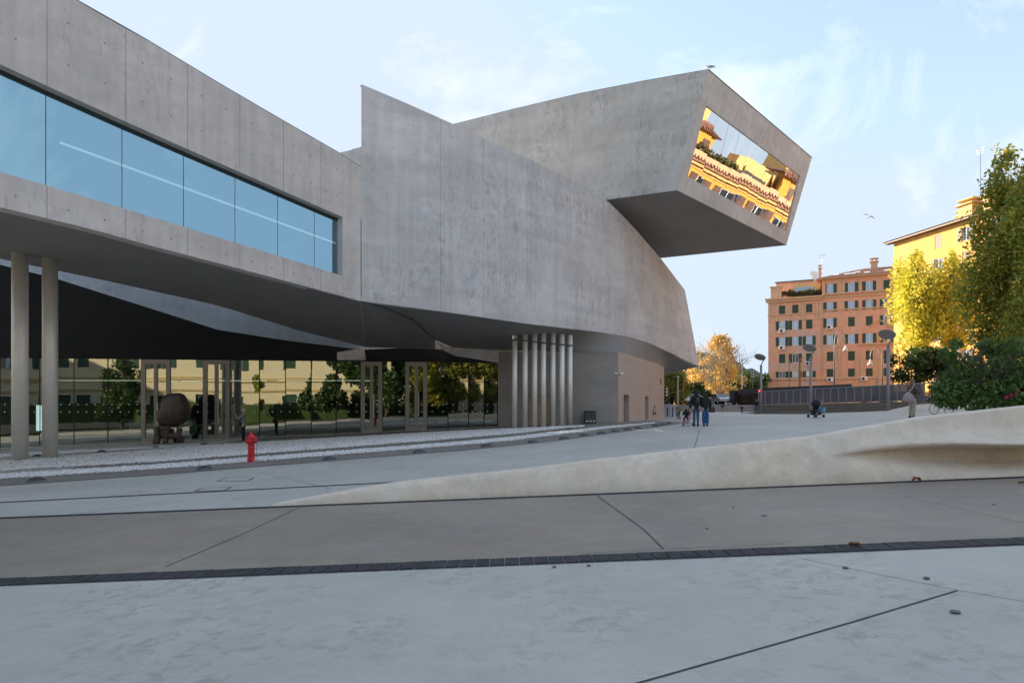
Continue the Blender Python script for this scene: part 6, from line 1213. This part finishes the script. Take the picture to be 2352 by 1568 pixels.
# child on the pink bicycle
p = gp(1576, 977.5); hc = hgt(941, 977.5, p.y) * .97
person('small child in black hood and coat riding the pink bicycle, seen from behind', p + Vector((0, -.03, .06)), hc * 1.02, .0, blk, blk, {'hl': (-.06, 0, .47), 'hr': (.06, 0, .47), 'pel': (0, -.02, .49), 'kl': (-.12, .12, .37), 'kr': (.12, .10, .30), 'al': (-.12, .09, .19), 'ar': (.12, .07, .10), 'el': (-.17, .08, .66), 'er': (.17, .08, .66), 'wl': (-.15, .24, .62), 'wr': (.15, .24, .62), 'che': (0, .05, .71), 'nb': (0, .06, .81), 'nk': (0, .07, .845), 'chin': (0, .085, .88), 'hd': (0, .08, .925), 'cr': (0, .075, .955), 'sl': (-.11, .05, .79), 'sr': (.11, .05, .79)}, hood=blk, jw=.058, legx=.02)
p = gp(1559.5, 962.5); person('person in beige jacket and black trousers standing left of the child', p, hgt(926, 962.5, p.y), 2.6, cloth('beige_jacket', (.22, .17, .11)), blk, {'el': (-.15, .02, .64), 'er': (.15, .02, .64)}, hair=(.02, .013, .01), hairstyle='long', jw=.025)
p = gp(1584, 962); person('small child in red trousers half hidden behind the bicycle child', p, hgt(935, 962, p.y), 2.9, cloth('dark_red_coat', (.06, .012, .015)), cloth('red_trousers', (.32, .02, .04)), {}, jw=.02)
# man with the red phone
p = gp(559, 1015.5); D = 36.3; p = P(559, 1015, D); hm_ = hgt(938.5, 1015, D)
mr = person('grey-haired man in grey shirt and black trousers raising a red phone', p, hm_, rad(95), cloth('grey_check_shirt', (.23, .215, .215)), cloth('black_trousers', (.014, .014, .016)), {'el': (-.13, .11, .68), 'er': (.13, .11, .68), 'wl': (-.035, .22, .80), 'wr': (.045, .22, .80), 'chin': (0, .02, .885), '_headyaw': 0}, hair=(.50, .49, .48), jw=.018, skirt_len=.47, hands='grip')
fw = Matrix.Rotation(rad(95), 3, 'Z'); sc = hm_ / .985; ph = thing('red_phone', 'red phone case held up by the grey-haired man', 'phone', p + fw @ Vector((0, .26 * sc, .85 * sc)), rad(95)); mb = MB(); mb.box((0, 0, 0), (.16, .03, .24)); mb.build('case', plain('red_case', (.55, .015, .015), .4), ph, bevel=.012, world=False); mb = MB(); mb.box((0, -.016, 0), (.13, .006, .2)); mb.build('phone_screen', M['dark'], ph, world=False)
bg_ = thing('waist_bag', 'black bag at the waist of the grey-haired man', 'bag', p + fw @ Vector((-.05, .14, .54 * sc)), rad(95)); mb = MB(); mb.ell((0, 0, 0), (.17, .11, .14), 12, 8); mb.build('pouch', M['black'], bg_, smooth=True, world=False); mb = MB(); mb.tube([(.1, -.05, .05), (.12, -.12, .35), (.1, -.18, .55)], .018, 5); mb.build('strap', M['black'], bg_, world=False)
# skating girl by the warm wall
p = gp(1503.5, 962.8); hs = hgt(932, 962.8, p.y)
person('girl in pale top and black shorts roller skating by the warm wall', p, hs, rad(170), cloth('pale_top', (.46, .38, .40)), cloth('black_shorts', (.014, .014, .016)), {'kl': (-.10, .03, .29), 'kr': (.10, .03, .29), 'al': (-.15, 0, .06), 'ar': (.15, .0, .06), 'er': (.22, .03, .70), 'wr': (.36, .05, .60), 'el': (-.14, .0, .65), 'wl': (-.12, .08, .55)}, hair=(.05, .025, .015), hairstyle='long', shoe=(.35, .5, .46), jw=.016, skirt_len=.5, legover={'kl': .03, 'kr': .03, 'al': .018, 'ar': .018})
# far figures by the steps
p = P(1737, 950.5, 76); p.z = G(p.x, p.y); person('man in black jacket and jeans leaning by the left lamp post', p, 1.76, rad(15), blk, jean, {'al': (-.06, .06, .05), 'ar': (.10, -.02, .05)}, jw=.022)
p = gp(1704.5, 951); person('running child in dark blue jacket before the steps', p, hgt(930, 951, p.y), 2.8, cloth('navy_jacket', (.012, .018, .04)), jean2, {'kl': (-.06, .14, .33), 'al': (-.07, .02, .18), 'ar': (.06, -.16, .08), 'kr': (.06, -.04, .28), 'el': (-.2, .06, .68), 'er': (.2, -.06, .68), 'wl': (-.2, .16, .62), 'wr': (.22, -.1, .56)}, jw=.022)
p = P(1659.5, 950, 79); p.z = G(p.x, p.y) + .0; person('small child in black top and beige trousers with arms spread', p, hgt(930, 950, 79), 2.9, blk, cloth('beige_trousers', (.34, .26, .17)), {'el': (-.2, .0, .72), 'er': (.2, 0, .72), 'wl': (-.31, .02, .67), 'wr': (.31, .02, .67), 'al': (-.1, 0, .05), 'ar': (.1, 0, .05)}, jw=.02)
# woman with the pale bag behind the wall
p = gp(2095, 960.5); hw = hgt(871, 960.5, p.y) ; pw = p
person('woman in dark patterned jacket and beige trousers standing behind the low wall', p, hw, rad(-80), cloth('brown_pattern_jacket', (.12, .08, .062)), cloth('beige_cotton_trousers', (.44, .37, .29)), {'er': (.13, .06, .65), 'wr': (.06, .17, .62), 'el': (-.13, .06, .65), 'wl': (-.05, .17, .60)}, hair=(.20, .11, .06), hairstyle='long', jw=.028, skirt_len=.48, legx=.012, legover={'al': .036, 'ar': .036, 'kl': .044, 'kr': .044})
b = thing('shoulder_bag', 'pale pink shoulder bag hanging at the back of the standing woman', 'bag', p + Vector((-.33, -.28, .98)), rad(0)); mb = MB(); mb.ell((0, 0, 0), (.27, .12, .24), 14, 10, fn=lambda v: Vector((v.x * (1 - .35 * v.z / .24), v.y, v.z))); mb.build('bag_body', cloth('pale_pink_canvas', (.40, .31, .29)), b, smooth=True, world=False); mb = MB(); mb.tube([(-.02, 0, .22), (.16, -.02, .42), (.29, .06, .62), (.33, .2, .62)], .022, 6); mb.build('bag_strap', cloth('pale_strap', (.40, .31, .29)), b, world=False)
# figure behind the lobby glass, beside the sculpture
p = gz(432, 0) + Vector((0, 1.6, .05)); person('person in black coat and jeans walking inside the lobby beside the sculpture', p, 1.72, rad(-100), blk, jean, {'al': (-.05, .14, .05), 'ar': (.05, -.18, .07), 'kl': (-.05, .1, .29), 'kr': (.05, -.04, .28)}, jw=.04, skirt_len=.40)
